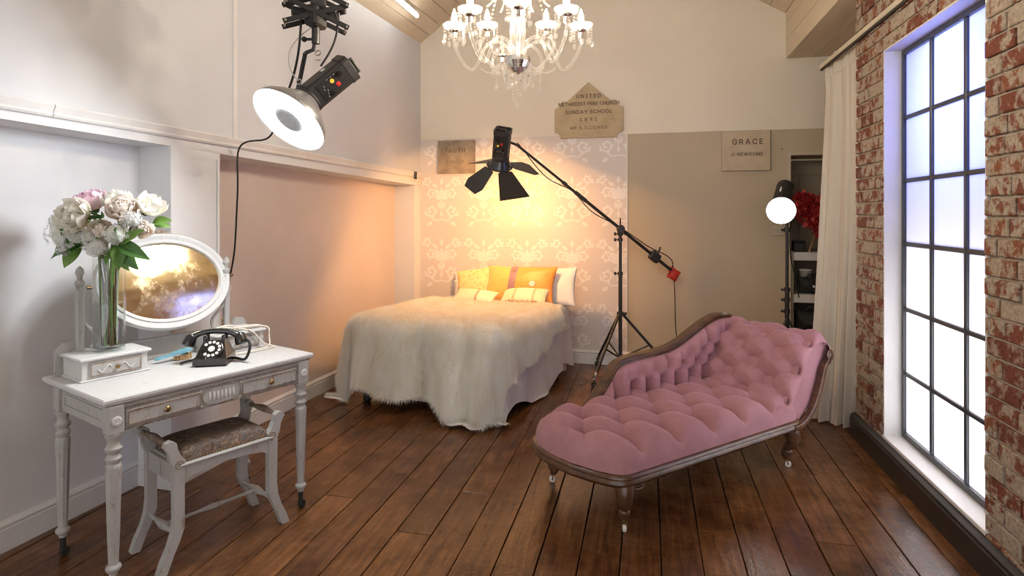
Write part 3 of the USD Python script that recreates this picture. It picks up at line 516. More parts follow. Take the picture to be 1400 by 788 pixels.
place_pillow('cushion', 'long orange and gold patchwork cushion with a white flower', (-1.10, 5.165, .775), (.66, .34, .15), patch_m, 62, -9, 1, True, .25, 7, flower_motif)
place_pillow('bolster_cushion', 'small cream ribbon cushion lying at the left of the bed head', (-1.46, 4.99, .675), (.38, .18, .10), bol2_m, 28, -2, -6, True, .2, 8)
place_pillow('bolster_cushion', 'small cream ribbon cushion with a bronze bead fringe before the orange cushion', (-1.03, 5.04, .685), (.42, .19, .11), bol_m, 38, -9, 1, True, .2, 9, fringe)

# ------------------------------------------------------------------ chaise longue
CO = np.array([-.104, 2.682, 0]); CA = math.degrees(math.atan2(.872, .846))
ch = thing('chaise_longue', 'pink velvet button-tufted chaise longue with carved dark wood frame', 'chaise longue', CO, CA)
# local x = along towards the head, y = towards the back, z up
def outline(off=0, n=90):
    p = Polygon([(-.035, -.055), (1.28, -.055), (1.28, .60), (.12, .60), (-.02, .585), (-.11, .52), (-.155, .42), (-.165, .32), (-.15, .18), (-.11, .06), (-.075, -.01)]).buffer(-.06).buffer(.06 + off, 16); return p
def tuft(x, y, ax, ay, ox=0, oy=0, amp=.05, pit=.03, pr=.03):
    X_, Y_ = (x - ox) / ax, (y - oy) / ay; p, q = (X_ + Y_) / 2, (X_ - Y_) / 2
    hh = np.abs(np.sin(np.pi * p)) * np.abs(np.sin(np.pi * q)); h = amp * (.22 * (hh + 1e-6) ** .25 + .78 * hh ** .62)
    ep, eq = p - np.round(p), q - np.round(q); d2 = ((ep + eq) * ax) ** 2 + ((ep - eq) * ay) ** 2
    return h - pit * np.exp(-d2 / pr ** 2) - pit * .8 * np.exp(-d2 / (2.2 * pr) ** 2)
def buttons_at(x0, x1, y0, y1, ax, ay, ox=0, oy=0):
    o = []
    for i in range(-12, 24):
        for j in range(-12, 24):
            if (i + j) % 2 == 0:
                x, y = ox + i * ax, oy + j * ay
                if x0 < x < x1 and y0 < y < y1: o.append((x, y))
    return o
# seat cushion: height over a plan outline, polar-ish grid shrunk from the outline
po = np.array(outline().exterior.coords)[:-1]; d = np.r_[0, np.cumsum(np.linalg.norm(np.diff(np.vstack([po, po[:1]]), axis=0), axis=1))]; tt = np.linspace(0, d[-1], 361)[:-1]
pp = np.vstack([po, po[:1]]); ring = np.stack([np.interp(tt, d, pp[:, 0]), np.interp(tt, d, pp[:, 1])], 1)
xs, ys = np.meshgrid(np.linspace(-.19, 1.31, 230), np.linspace(-.08, .63, 120), indexing='ij'); pol = outline()
dist = -np.array([0.0]); ptsd = shapely.points(np.stack([xs.ravel(), ys.ravel()], 1)); inside = shapely.contains(pol, ptsd); bd = shapely.distance(pol.exterior, ptsd); sd = np.where(inside, bd, -bd).reshape(xs.shape)
SAX, SAY, SOX, SOY = .12, .155, .095, .085
SCL = lambda y: np.clip(y, SOY, SOY + 3 * SAY)
edge = np.clip(sd / .075, 0, 1); dome_ = np.sqrt(np.clip(1 - (1 - edge) ** 2, 0, 1)); fadeE = np.clip((sd - .03) / .06, 0, 1)
zz = .262 + .118 * dome_ + tuft(xs, SCL(ys), SAX, SAY, SOX, SOY, .026, .032, .026) * (.65 + .35 * fadeE) * np.clip(edge * 2.0, 0, 1)
# pull points outside the outline back onto it so that the rim is clean
near = shapely.line_interpolate_point(pol.exterior, shapely.line_locate_point(pol.exterior, ptsd)); nxy = shapely.get_coordinates(near).reshape(xs.shape + (2,)); out_ = sd < 0
X2 = np.where(out_, nxy[..., 0], xs); Y2 = np.where(out_, nxy[..., 1], ys); bulge = .018 * np.sin(np.clip(edge, 0, 1) * np.pi)
SV = np.stack([X2, Y2, np.where(out_, .255, zz)], -1).reshape(-1, 3); SF = grid_faces(*xs.shape); keep = (~out_.ravel()[SF]).any(1); SF = SF[keep]
sm = TM(SV, SF); sm.remove_unreferenced_vertices()
if sm.face_normals[:, 2].mean() < 0: sm.invert()
seat = part(ch, 'seat_cushion', sm, pink_v, True)
btn = lathe([(.0, -.004), (.011, -.003), (.0125, .001), (.009, .006), (0, .008)], 14)
def seat_z(x, y):
    p_ = Point(x, y); s_ = p_.distance(pol.exterior) if pol.contains(p_) else 0; e_ = min(s_ / .075, 1); return .262 + .118 * math.sqrt(1 - (1 - e_) ** 2) + float(tuft(np.array(x), np.array(y), SAX, SAY, SOX, SOY, .026, .032, .026)) * (.65 + .35 * min(max((s_ - .03) / .06, 0), 1)) * min(e_ * 2, 1)
for x, y in buttons_at(-.12, 1.10, .02, .53, SAX, SAY, SOX, SOY):
    if pol.contains(Point(x, y)) and Point(x, y).distance(pol.exterior) > .06: part(seat, 'button', mv(btn, x, y, seat_z(x, y) + .003), pink_btn, True)
# seat rail, moulded, following the outline
def ring_sweep(poly_off_z, n=300):
    rows = []
    for off, z in poly_off_z:
        q = outline(off); c = q.exterior; rows.append([(*c.interpolate(s, normalized=True).coords[0], z) for s in np.linspace(0, 1, n, endpoint=False)])
    # align starting points of each ring to the first one
    base = np.array(rows[0]); R_ = [base]
    for r_ in rows[1:]:
        r_ = np.array(r_); k = np.argmin(np.linalg.norm(r_[:, :2] - base[0, :2], axis=1)); R_.append(np.roll(r_, -k, 0))
    v = np.concatenate(R_); m = TM(v, grid_faces(len(rows), n, True)); trimesh.repair.fix_normals(m); return m
part(ch, 'seat_rail', ring_sweep([(-.03, .268), (.006, .268), (.014, .262), (.016, .252), (.010, .246), (.015, .240), (.017, .228), (.010, .218), (.004, .212), (-.02, .208), (-.05, .215)]), wood_dk, 40)
part(ch, 'seat_deck', ext(outline(-.02), .05, (0, 0, .214)), wood_dk, False)
# back rail: a sweeping S that rises from the seat to the head
BW = .565
rail2 = smooth([(.20, .255), (.27, .318), (.35, .395), (.425, .475), (.478, .535), (.55, .558), (.66, .566), (.80, .572), (.92, .586), (1.06, .632), (1.20, .692), (1.31, .727), (1.40, .737), (1.50, .715), (1.575, .655), (1.60, .57), (1.57, .49)], 90)
def slab_path(P2, y0, y1, h, rr=.012):
    """a rounded bar following a path in the (x, z) plane; y0..y1 its depth, h its height"""
    P2 = np.asarray(P2); t = np.gradient(P2, axis=0); t /= np.linalg.norm(t, axis=1, keepdims=True); nn = np.stack([-t[:, 1], t[:, 0]], 1)
    sec = np.array(sbox(y0, -h / 2, y1, h / 2).buffer(-rr).buffer(rr, 5).exterior.coords)[:-1]; v = []
    for i in range(len(P2)): v += [[P2[i, 0] + nn[i, 0] * b, a, P2[i, 1] + nn[i, 1] * b] for a, b in sec]
    k = len(sec); f = grid_faces(len(P2), k, True); n0 = len(v); v += [[P2[0, 0], (y0 + y1) / 2, P2[0, 1]], [P2[-1, 0], (y0 + y1) / 2, P2[-1, 1]]]; e = np.arange(k); e2 = (e + 1) % k; o = (len(P2) - 1) * k
    m = TM(np.array(v), np.vstack([f, np.stack([e2, e, np.full(k, n0)], 1), np.stack([o + e, o + e2, np.full(k, n0 + 1)], 1)])); trimesh.repair.fix_normals(m); return m
br = part(ch, 'back_rail', slab_path(rail2, BW - .022, BW + .045, .036), wood_dk, 40)
part(br, 'rail_bead', cat([tube(np.stack([rail2[:, 0], np.full(90, BW - .022), rail2[:, 1] + dz], 1), .0055, 8) for dz in (-.008, .006)]), wood_dk, True)
# upholstered inside back: from the rail down to the seat, leaning slightly, tufted
bxs = np.linspace(.27, 1.50, 150); rz = np.interp(bxs, rail2[:70, 0], rail2[:70, 1]); rz = np.minimum(rz, np.interp(bxs, [0, 1.38, 1.5], [9, 9, .70])) - .012
vq = np.linspace(0, 1, 70); BXg, VQ = np.meshgrid(bxs, vq, indexing='ij'); zb = .27; RZg = rz[:, None] + 0 * VQ; BZ = zb + (RZg - zb) * VQ
hgt = (RZg - zb); env = np.clip(np.minimum((RZg - BZ), (BXg - .27) * .9) / .045, 0, 1); env = np.sqrt(1 - (1 - env) ** 2)
BAX, BAZ, BOX, BOZ = .06, .06, .561, .435
TZ = np.clip(BZ, BOZ, np.maximum(BOZ, RZg - .075))
BY = BW - .018 - env * (.045 + tuft(BXg, TZ, BAX, BAZ, BOX, BOZ, .022, .028, .017))
m = TM(np.stack([BXg, BY, BZ], -1).reshape(-1, 3), grid_faces(*BXg.shape))
if m.face_normals[:, 1].mean() > 0: m.invert()
bkp = part(ch, 'back_upholstery', m, pink_v, True)
part(ch, 'back_panel', ext(np.vstack([np.stack([bxs, rz], 1), [(1.5, .24), (.27, .24)]]), .03, (0, BW + .03, 0), (1, 0, 0), (0, 0, 1)), pink_v, False)
for x, tz in buttons_at(.42, 1.42, .40, .66, BAX, BAZ, BOX, BOZ):
    z = tz; rzz = np.interp(x, bxs, rz)
    if z < rzz - .07 and z > .40:
        e_ = min(min(rzz - z, (x - .27) * .9) / .045, 1); e_ = math.sqrt(1 - (1 - e_) ** 2); y = BW - .018 - e_ * (.045 + float(tuft(np.array(x), np.array(tz), BAX, BAZ, BOX, BOZ, .022, .028, .017)))
        part(bkp, 'button', xf(btn, basis((x, y - .003, z), (1, 0, 0), (0, 0, 1))), pink_btn, True)
# head: a scrolled rest across the width, profile in (x, z)
hp = smooth([(1.02, .31), (1.12, .345), (1.21, .43), (1.285, .54), (1.35, .63), (1.42, .684), (1.50, .693), (1.565, .668), (1.597, .62), (1.59, .575), (1.555, .555), (1.53, .57)], 110)
hy = np.linspace(-.055, BW - .03, 110); s_len = np.r_[0, np.cumsum(np.linalg.norm(np.diff(hp, axis=0), axis=1))]; tg = np.gradient(hp, axis=0); tg /= np.linalg.norm(tg, axis=1, keepdims=True); hn = np.stack([-tg[:, 1], tg[:, 0]], 1)
SG, YG = np.meshgrid(s_len, hy, indexing='ij'); HAX, HAY, HOX, HOY = .092, .135, .17, .25
ey = np.clip(np.minimum(YG + .055, hy[-1] - YG + .05) / .05, 0, 1); ey = np.sqrt(1 - (1 - ey) ** 2); es = np.clip((s_len[-1] - SG) / .16, 0, 1) * np.clip((SG - .04) / .1, 0, 1)
HD = ey * (.012 + tuft(SG, YG, HAX, HAY, HOX, HOY, .026, .034, .027) * es) - (1 - ey) * .03
HPt = np.stack([hp[:, 0][:, None] + hn[:, 0][:, None] * HD, YG, hp[:, 1][:, None] + hn[:, 1][:, None] * HD], -1)
m = TM(HPt.reshape(-1, 3), grid_faces(*SG.shape))
if (m.face_normals[:, 0] * m.area_faces).sum() > 0 and m.face_normals[3000][2] < 0: m.invert()
hd = part(ch, 'head_rest', m, pink_v, True)
for s_, y in buttons_at(.12, .56, -.01, .50, HAX, HAY, HOX, HOY):
    i = np.argmin(abs(s_len - s_)); e_ = .012 + float(tuft(np.array(s_), np.array(y), HAX, HAY, HOX, HOY, .026, .034, .027)) * min(1, (s_len[-1] - s_) / .16) + .003
    T = axis_to((hn[i, 0], 0, hn[i, 1]), (hp[i, 0] + hn[i, 0] * e_, y, hp[i, 1] + hn[i, 1] * e_), (0, 1, 0)); part(hd, 'button', xf(btn, T), pink_btn, True)
# solid behind the head rest and its wooden front edge with a carved volute
hpol = Polygon(np.vstack([hp[8:-4] - hn[8:-4] * .012, [(1.545, .57), (1.52, .50), (1.47, .40), (1.40, .31), (1.30, .25), (1.05, .25)]])).buffer(0)
part(ch, 'head_frame', ext(hpol, .60, (0, .57, 0), (1, 0, 0), (0, 0, 1)), pink_v, 30)
hfe = smooth([(1.20, .232), (1.30, .245), (1.385, .305), (1.44, .385), (1.475, .46), (1.505, .525), (1.545, .555)], 50)
for y0 in (-.075, .565): part(ch, 'scroll_rail', slab_path(hfe, y0, y0 + .035, .032, .008), wood_dk, 40)
sp = np.array([(1.557 + (.032 - .0026 * a) * math.cos(a + 3.4), .586 + (.032 - .0026 * a) * math.sin(a + 3.4)) for a in np.linspace(0, 11, 60)])
part(ch, 'scroll_volute', cat([tube(np.stack([sp[:, 0], np.full(60, -.066), sp[:, 1]], 1), .0065, 8), xf(lathe([(0, -.006), (.03, -.005), (.032, .002), (.022, .007), (.01, .012), (0, .013)], 20), basis((1.557, -.062, .586), (1, 0, 0), (0, 0, 1)))]), wood_dk, 40)
def cab_leg(x, y, dx, dy):
    k = np.array([dx, dy, 0]) / math.hypot(dx, dy)
    P_ = smooth([np.array([x, y, .235]) - k * .005, np.array([x, y, .19]) + k * .034, np.array([x, y, .145]) + k * .036, np.array([x, y, .10]) + k * .006, np.array([x, y, .065]) + k * .002, np.array([x, y, .046]) + k * .010], 26)
    lg = part(ch, 'leg', tube(P_, np.interp(np.linspace(0, 1, 26), [0, .2, .45, .75, .88, 1], [.036, .044, .036, .022, .026, .015]), 12), wood_dk, 40)
    c_ = np.array([x, y, 0]) + k * .012; side = np.array([-k[1], k[0], 0])
    part(lg, 'volute', xf(torus(.017, .007, 20, 8), basis(np.array([x, y, .20]) - k * .03 + side * .0, k, (0, 0, 1))), wood_dk, 40)
    part(lg, 'knee_knob', ball(.027, np.array([x, y, .088]) + k * .010, 2, (1, 1, .8)), wood_dk, True)
    part(lg, 'scroll_bracket', tube(smooth([np.array([x, y, .215]) - k * .02 + side * .03, np.array([x, y, .185]) - k * .0 + side * .06, np.array([x, y, .20]) + side * .085, np.array([x, y, .207]) + side * .07], 16), .009, 8), wood_dk, True)
    part(lg, 'castor_fork', cat([cyl(c_ + side * .011 + (0, 0, .05), c_ + side * .011 + (0, 0, .016), .003, 8), cyl(c_ - side * .011 + (0, 0, .05), c_ - side * .011 + (0, 0, .016), .003, 8), cyl(c_ + (0, 0, .045), c_ + (0, 0, .055), .013, 12)]), brass, 30, 'brass castor fork')
    part(lg, 'castor_wheel', xf(lathe([(.004, -.008), (.014, -.008), (.0165, -.004), (.0165, .004), (.014, .008), (.004, .008)], 18), basis(c_ + (0, 0, .0165), k, (0, 0, 1))), ceramic, 35, 'white ceramic castor wheel')
cab_leg(0, -.005, -.6, -.8); cab_leg(.03, .54, -.8, .5); cab_leg(1.215, -.005, .5, -.8); cab_leg(1.22, .55, .6, .6)

# ------------------------------------------------------------------ dressing table
TA = 68.5; TO = np.array([-1.9035, 1.806, 0]); TH = .73
dt = thing('dressing_table', 'distressed white dressing table with a tilting oval mirror and small drawers', 'dressing table', TO, TA)
TL, TD = .80, .46         # leg centres apart (x along the front, y towards the wall)
tp = sbox(-.045, -.03, TL + .05, TD + .08)
def slab_profile(poly, rows, mat, name, par):
    v = []; n = 0
    for off, z in rows:
        c = poly.buffer(off, join_style=2).exterior; q = np.array(c.coords)[:-1]; k = np.argmin(q.sum(1)); q = np.roll(q, -k, 0); v.append(np.c_[q, np.full(len(q), z)]); n = len(q)
    m = TM(np.vstack(v), grid_faces(len(rows), n, True)); a0 = TM(np.vstack(v), [[0, i + 1, i] for i in range(1, n - 1)] + [[(len(rows) - 1) * n, (len(rows) - 1) * n + i, (len(rows) - 1) * n + i + 1] for i in range(1, n - 1)]); m = cat([m, a0]); m.merge_vertices(); trimesh.repair.fix_normals(m); return part(par, name, m, mat, 30)
slab_profile(tp, [(-.02, TH - .034), (-.012, TH - .030), (-.004, TH - .022), (-.004, TH - .018), (0, TH - .014), (0, TH - .005), (-.004, TH)], shab_top, 'table_top', dt)
part(dt, 'front_apron', bx(.0, TL, -.012, .008, .600, TH - .034), shab, 30); part(dt, 'back_apron', bx(.0, TL, TD - .008, TD + .012, .600, TH - .034), shab, 30)
for x in (-.012, TL - .008):
    sa = part(dt, 'side_apron', bx(x, x + .020, 0, TD, .600, TH - .034), shab, 30)
    o = sbox(.05, .62, TD - .05, TH - .055).difference(sbox(.062, .632, TD - .062, TH - .067)); part(sa, 'panel_moulding', xpoly(o, x - .004 if x < 0 else x + .018, x + .002 if x < 0 else x + .024), shab, False)
for i, (x0, x1) in enumerate(((.035, .315), (.485, .765))):
    dr = part(dt, 'drawer', bx(x0, x1, -.020, .0, .612, .674, .003), shab, 30)
    o = sbox(x0 + .004, .616, x1 - .004, .670).difference(sbox(x0 + .009, .621, x1 - .009, .665)); part(dr, 'drawer_bead', mv(ypoly(np.array(o.exterior.coords), 0, .001), 0, -.0215) if False else ext(o, .003, (0, -.019, 0), (1, 0, 0), (0, 0, 1)), shab_dk, False)
    part(dr, 'knob', xf(lathe([(.005, 0), (.005, .006), (.011, .010), (.012, .015), (.008, .019), (0, .020)], 16), basis(((x0 + x1) / 2, -.020, .643), (1, 0, 0), (0, 0, 1))), brass, 35, 'small aged brass knob')
# carved centre panel: an oval with vertical reeds
cp = part(dt, 'carved_panel', ext(Polygon([(.40 + .080 * math.copysign(abs(math.cos(t)) ** .7, math.cos(t)), .643 + .033 * math.sin(t)) for t in np.linspace(0, 2 * math.pi, 40)[:-1]]), .008, (0, -.012, 0), (1, 0, 0), (0, 0, 1)), shab, 40)
for k in range(7): part(cp, 'carved_reed', xf(ball(.0055, sub=2, sc=(1, .8, 3.6)), trimesh.transformations.translation_matrix((.40 + (k - 3) * .017, -.021, .643))), shab_top, True)
for s in (-1, 1): part(cp, 'carved_arc', tube([(.40 + s * (.078 + .022 * math.cos(t)), -.015, .643 + .034 * math.sin(t)) for t in np.linspace(-1.45, 1.45, 18)], .0035, 8), shab_top, True)
part(dt, 'top_bead', cat([cyl((.03, -.016, .684), (TL - .03, -.016, .684), .003, 8), cyl((.03, -.016, .604), (TL - .03, -.016, .604), .003, 8)]), shab_dk, True)
legp = [(.014, .078), (.015, .088), (.022, .094), (.026, .104), (.024, .112), (.017, .118), (.0165, .13), (.020, .22), (.0255, .44), (.027, .474), (.024, .482), (.019, .488), (.025, .496), (.027, .506), (.022, .514), (.018, .522), (.026, .532), (.028, .543), (.022, .552), (.019, .566), (.024, .580), (.029, .588), (.029, .598)]
flute = lambda z, a: 1 - .10 * (np.abs(np.cos(5 * a)) < .45) * ((z > .135) & (z < .47))
for x, y in ((0, 0), (TL, 0), (0, TD), (TL, TD)):
    lg = part(dt, 'leg', mv(lathe(np.vstack([legp[:7], np.c_[np.interp(np.linspace(.131, .472, 14), [p[1] for p in legp], [p[0] for p in legp]), np.linspace(.131, .472, 14)], legp[10:]]), 40, flute), x, y), shab, 40)
    part(lg, 'leg_block', bx(x - .027, x + .027, y - .027, y + .027, .596, TH - .030, .004), shab, 30)
    if y == 0: part(lg, 'carved_rosette', xf(lathe([(.018, 0), (.018, .003), (.010, .005), (.008, .003), (0, .005)], 16), basis((x, y - .027, .645), (1, 0, 0), (0, 0, 1))), shab_top, 35)
    part(lg, 'castor', cat([mv(lathe([(.011, .03), (.011, .08), (0, .081)], 14), x, y), xf(lathe([(0, -.012), (.014, -.012), (.018, -.006), (.018, .006), (.014, .012), (0, .012)], 18), basis((x + .006, y, .018), (1, 0, .0), (0, 0, 1)))]), black_rub, 35, 'dark castor')
# little drawer boxes on the table, one each side, and the back board between them
def jewel_box(x0, x1):
    y0, y1, z0, z1 = .285, .475, TH + .0, TH + .095
    jb = part(dt, 'jewel_drawer_box', cat([bx(x0 + .006, x1 - .006, y0 + .008, y1, z0, z1 - .012), bx(x0 - .002, x1 + .002, y0, y1, z0, z0 + .008, .003)]), shab_top, 30)
    part(jb, 'box_lid', bx(x0 - .006, x1 + .006, y0 - .006, y1 + .004, z1 - .013, z1, .004), shab_top, 30)
    part(jb, 'small_drawer', bx(x0 + .03, x1 - .03, y0 + .001, y0 + .01, z0 + .014, z1 - .020, .002), shab, 30)
    o = sbox(x0 + .034, z0 + .018, x1 - .034, z1 - .024).difference(sbox(x0 + .038, z0 + .022, x1 - .038, z1 - .028)); part(jb, 'drawer_bead', ext(o, .002, (0, y0 + .002, 0), (1, 0, 0), (0, 0, 1)), shab_dk, False)
    xm = (x0 + x1) / 2; part(jb, 'knob', xf(lathe([(.004, 0), (.004, .005), (.009, .008), (.009, .012), (0, .016)], 14), basis((xm, y0 + .001, (z0 + z1) / 2 - .004), (1, 0, 0), (0, 0, 1))), brass, 35, 'small aged brass knob')
    part(jb, 'carved_spray', cat([tube([(xm + s * (.018 + .05 * t), y0 - .0005, (z0 + z1) / 2 - .004 + .012 * math.sin(t * 6 + .4)) for t in np.linspace(0, 1, 14)], .0028, 6) for s in (-1, 1)]), shab_top, True)
jewel_box(.0, .255); jewel_box(.545, .80)
gal = [(-.02, 0), (.82, 0), (.82, .10), (.80, .13), (.76, .135), (.74, .10), (.68, .095), (.12, .095), (.075, .10), (.045, .135), (.01, .135), (-.02, .10)]
part(dt, 'gallery_board', ext([(x, TH + .0 + z) for x, z in gal], .016, (0, TD + .036, 0), (1, 0, 0), (0, 0, 1)), shab, 30)
part(dt, 'gallery_moulding', cat([bx(.03, .77, TD + .008, TD + .022, TH + .085, TH + .10, .004), bx(.25, .55, TD + .006, TD + .022, TH, TH + .018, .004)]), shab, 30)
MC = np.array([.415, TD + .012, 1.085])
for x in (.065, .705):
    po_ = part(dt, 'mirror_post', cat([bx(x - .014, x + .014, TD + .0, TD + .03, TH + .09, 1.09, .004), mv(lathe([(.012, 1.09), (.018, 1.10), (.018, 1.115), (.010, 1.122), (.010, 1.135), (.017, 1.15), (.014, 1.165), (.004, 1.178), (0, 1.18)], 14), x, TD + .015)]), shab, 35)
    s = 1 if x < .4 else -1
    part(po_, 'scroll_bracket', tube(smooth([(x + s * .012, TD + .015, .965), (x + s * .05, TD + .015, .90), (x + s * .075, TD + .015, .855), (x + s * .06, TD + .015, .825), (x + s * .04, TD + .015, .84)], 24), .008, 8), shab, True)
RXm, RZm = .262, .190
def oval(rx, rz, n=72): t = np.linspace(0, 2 * np.pi, n, endpoint=False); return np.stack([rx * np.cos(t), 0 * t, rz * np.sin(t)], 1)
MT = trimesh.transformations.translation_matrix(MC) @ RX(-18)
rows = [(-.012, .018), (-.012, .000), (-.006, -.008), (.004, -.010), (.008, -.004), (.014, -.006), (.024, -.014), (.034, -.014), (.040, -.006), (.040, .014)]
v = np.concatenate([oval(RXm + a, RZm + a) + (0, b, 0) for a, b in rows]); m = TM(v, grid_faces(len(rows), 72, True)); trimesh.repair.fix_normals(m)
part(dt, 'mirror_frame', xf(m, MT), shab_top, 40)
back = ext(Polygon(oval(RXm + .03, RZm + .03)[:, [0, 2]]), .008, (0, .020, 0), (1, 0, 0), (0, 0, 1)); part(dt, 'mirror_back', xf(back, MT), shab_dk, False)
rr = np.linspace(0, 1, 14); o = oval(RXm - .008, RZm - .008); v = np.concatenate([o * r + (0, -.010 * (1 - r * r) + .004, 0) for r in rr[1:]] + [[[0, -.006, 0]]]); n = 72; f = list(grid_faces(13, n, True)) + [[13 * n, (i + 1) % n, i] for i in range(n)]; m = TM(v, f); trimesh.repair.fix_normals(m)
if m.face_normals[:, 1].mean() > 0: m.invert()
mir = M('aged_gold_mirror', {'g': ('geometry', {}), 'n': ('noise_texture', {'scale': 9.0, 'detail': 7.0, 'roughness': .7}), 'r': ('rgb_ramp', {'ramp': [(.34, (.62, .48, .28)), (.46, (.86, .72, .47)), (.8, (.92, .80, .56))]}), 'r2': ('rgb_ramp', {'ramp': [(.34, (.30, .30, .30)), (.5, (.10, .10, .10))]}), 'p': ('principled_bsdf', {'metallic': 1.0})}, [('g.position', 'n.vector'), ('n.fac', 'r.fac'), ('n.fac', 'r2.fac'), ('r.color', 'p.base_color'), ('r2.color', 'p.roughness')], 'p.BSDF')
part(dt, 'mirror_glass', xf(m, MT), mir, True, 'gold-tinged aged oval mirror glass')
for s in (-1, 1): part(dt, 'mirror_pivot', cyl(MC + (s * (RXm + .03), .003, 0), MC + (s * .325, .003, 0), .007, 10), brass, 30)
part(dt, 'mirror_crest', xf(cat([ball(.014, (0, -.002, RZm + .048), 2, (1.6, .7, 1)), ball(.009, (.03, -.002, RZm + .042), 2, (1.6, .7, 1)), ball(.009, (-.03, -.002, RZm + .042), 2, (1.6, .7, 1))]), MT), shab_dk, True)
TT = np.eye(4); TT[:3, :3] = RZ(TA)[:3, :3]; TT[:3, 3] = TO
def tw(x, y, z): return (TT @ np.array([x, y, z, 1]))[:3]

# ------------------------------------------------------------------ stool under the table
SO = np.array([-1.837, 1.936, 0]); SA = math.degrees(math.atan2(.49, .234)); SL, SD = .543, .262
so = thing('piano_stool', 'distressed white stool with a brown tapestry seat under the dressing table', 'stool', SO, SA)
leg_p = [(-.005, 0), (.030, 0), (.055, .065), (.078, .115), (.094, .16), (.094, .40), (.098, .425), (.082, .445), (.070, .47), (.064, .500), (.045, .512), (.026, .505), (.020, .488), (.030, .476), (.038, .458), (.042, .43), (.054, .40), (.056, .20), (.050, .145), (.034, .095), (.012, .05)]
for e in (0, 1):
    for y in (0, SD):
        pts = [((x if e == 0 else SL - x), z) for x, z in leg_p]; lg = part(so, 'leg', ext(Polygon(pts).buffer(-.003).buffer(.003), .032, (0, y + .016, 0), (1, 0, 0), (0, 0, 1)), shab, 40)
        if y == 0:
            cx = .078 if e == 0 else SL - .078; a = np.linspace(.3, 11, 46); part(lg, 'carved_scroll', tube(np.stack([cx + .0019 * a * np.cos(a), np.full(46, y - .017), .415 + .0019 * a * np.sin(a)], 1), .0022, 6), shab_dk, True)
    xe = .040 if e == 0 else SL - .040
    part(so, 'handle_bar', tube([(xe, .012, .492), (xe, .05, .492), (xe, .09, .495), (xe, SD / 2, .497), (xe, SD - .09, .495), (xe, SD - .05, .492), (xe, SD - .012, .492)], [.010, .008, .013, .016, .013, .008, .010], 14), shab_dk, True, 'worn brown turned handle bar')
    xs_ = .073 if e == 0 else SL - .073
    part(so, 'end_stretcher', tube([(xs_, .014, .13), (xs_, .06, .13), (xs_, .10, .13), (xs_, SD / 2, .13), (xs_, SD - .10, .13), (xs_, SD - .06, .13), (xs_, SD - .014, .13)], [.010, .008, .014, .018, .014, .008, .010], 12), shab, True)
    part(so, 'end_rail', bx(xs_ - .012, xs_ + .012, .01, SD - .01, .33, .405), shab, 30)
part(so, 'long_stretcher', tube(np.stack([np.linspace(.078, SL - .078, 15), np.full(15, SD / 2), np.full(15, .13)], 1), [.007, .009, .008, .0075, .0075, .008, .010, .013, .010, .008, .0075, .0075, .008, .009, .007], 12), shab, True)
arch = [(.085, .405), (.085, .325), (.12, .352), (.18, .362), (.27, .366), (.363, .362), (.423, .352), (.458, .325), (.458, .405)]
for y in (.010, SD + .004): part(so, 'seat_rail', ext(arch, .020, (0, y, 0), (1, 0, 0), (0, 0, 1)), shab, False)
part(so, 'seat_lid', bx(.076, SL - .076, -.022, SD + .02, .400, .412, .004), shab, 30)
u, v = np.meshgrid(np.linspace(-1, 1, 44), np.linspace(-1, 1, 28), indexing='ij'); cu = np.stack([SL / 2 + (SL / 2 - .085) * u, SD / 2 + (SD / 2 + .004) * v, .412 + .052 * (np.clip((1 - u ** 8) * (1 - v ** 6), 0, 1) ** .45)], -1).reshape(-1, 3); m = TM(cu, grid_faces(44, 28))
if m.face_normals[:, 2].mean() < 0: m.invert()
tap = M('brown_tapestry', {'g': ('geometry', {}), 'n': ('noise_texture', {'scale': 15.0, 'detail': 2.0, 'distortion': 2.2}), 'r': ('rgb_ramp', {'ramp': [(.36, (.075, .045, .030)), (.44, (.16, .10, .065)), (.47, (.12, .12, .115)), (.53, (.075, .05, .038)), (.56, (.22, .115, .065)), (.60, (.26, .20, .14)), (.64, (.11, .105, .10)), (.7, (.09, .055, .04))]}), 'p': ('principled_bsdf', {'roughness': .75})}, [('g.position', 'n.vector'), ('n.fac', 'r.fac'), ('r.color', 'p.base_color')], 'p.BSDF')
sc_ = part(so, 'tapestry_cushion', m, tap, True, 'brown floral tapestry seat')
part(so, 'stud_row', cat([ball(.004, (.09 + k * .0121, -.0035, .417), 1) for k in range(31)]), brass, True, kind='stuff')

# ------------------------------------------------------------------ things on the dressing table
VX, VY, VZ = .135, .375, TH + .095
vw = tw(VX, VY, VZ)
va = thing('vase', 'tall clear glass cylinder vase on the left drawer box of the table', 'vase', vw)
VR, VH = .060, .39
part(va, 'glass_wall', lathe([(0, .0), (VR - .004, 0), (VR, .004), (VR, VH), (VR - .0035, VH), (VR - .0035, .016), (0, .014)], 48), glass, 30)
part(va, 'water', lathe([(0, .0165), (VR - .0045, .0165), (VR - .0045, .20), (0, .20)], 40), water_m, 30)
rng = np.random.default_rng(21)
RGT = np.array([CY, SY, 0]); FWD = np.array([-SY, CY, 0])
def leaf_mesh(ln, wd, bend=.25, n=9):
    t = np.linspace(0, 1, n); w = wd * np.sin(np.pi * t ** .75) ** .85 + .0005; s = np.linspace(-1, 1, 5); X_ = np.outer(np.ones(5), t * ln); Y_ = np.outer(s, w); Zm = -bend * ln * np.outer(np.ones(5), t ** 2) + np.abs(np.outer(s, w)) * .35 + .06 * ln * np.sin(t * 9)[None] * .15
    return TM(np.stack([X_, Y_, Zm], -1).reshape(-1, 3), grid_faces(5, n))
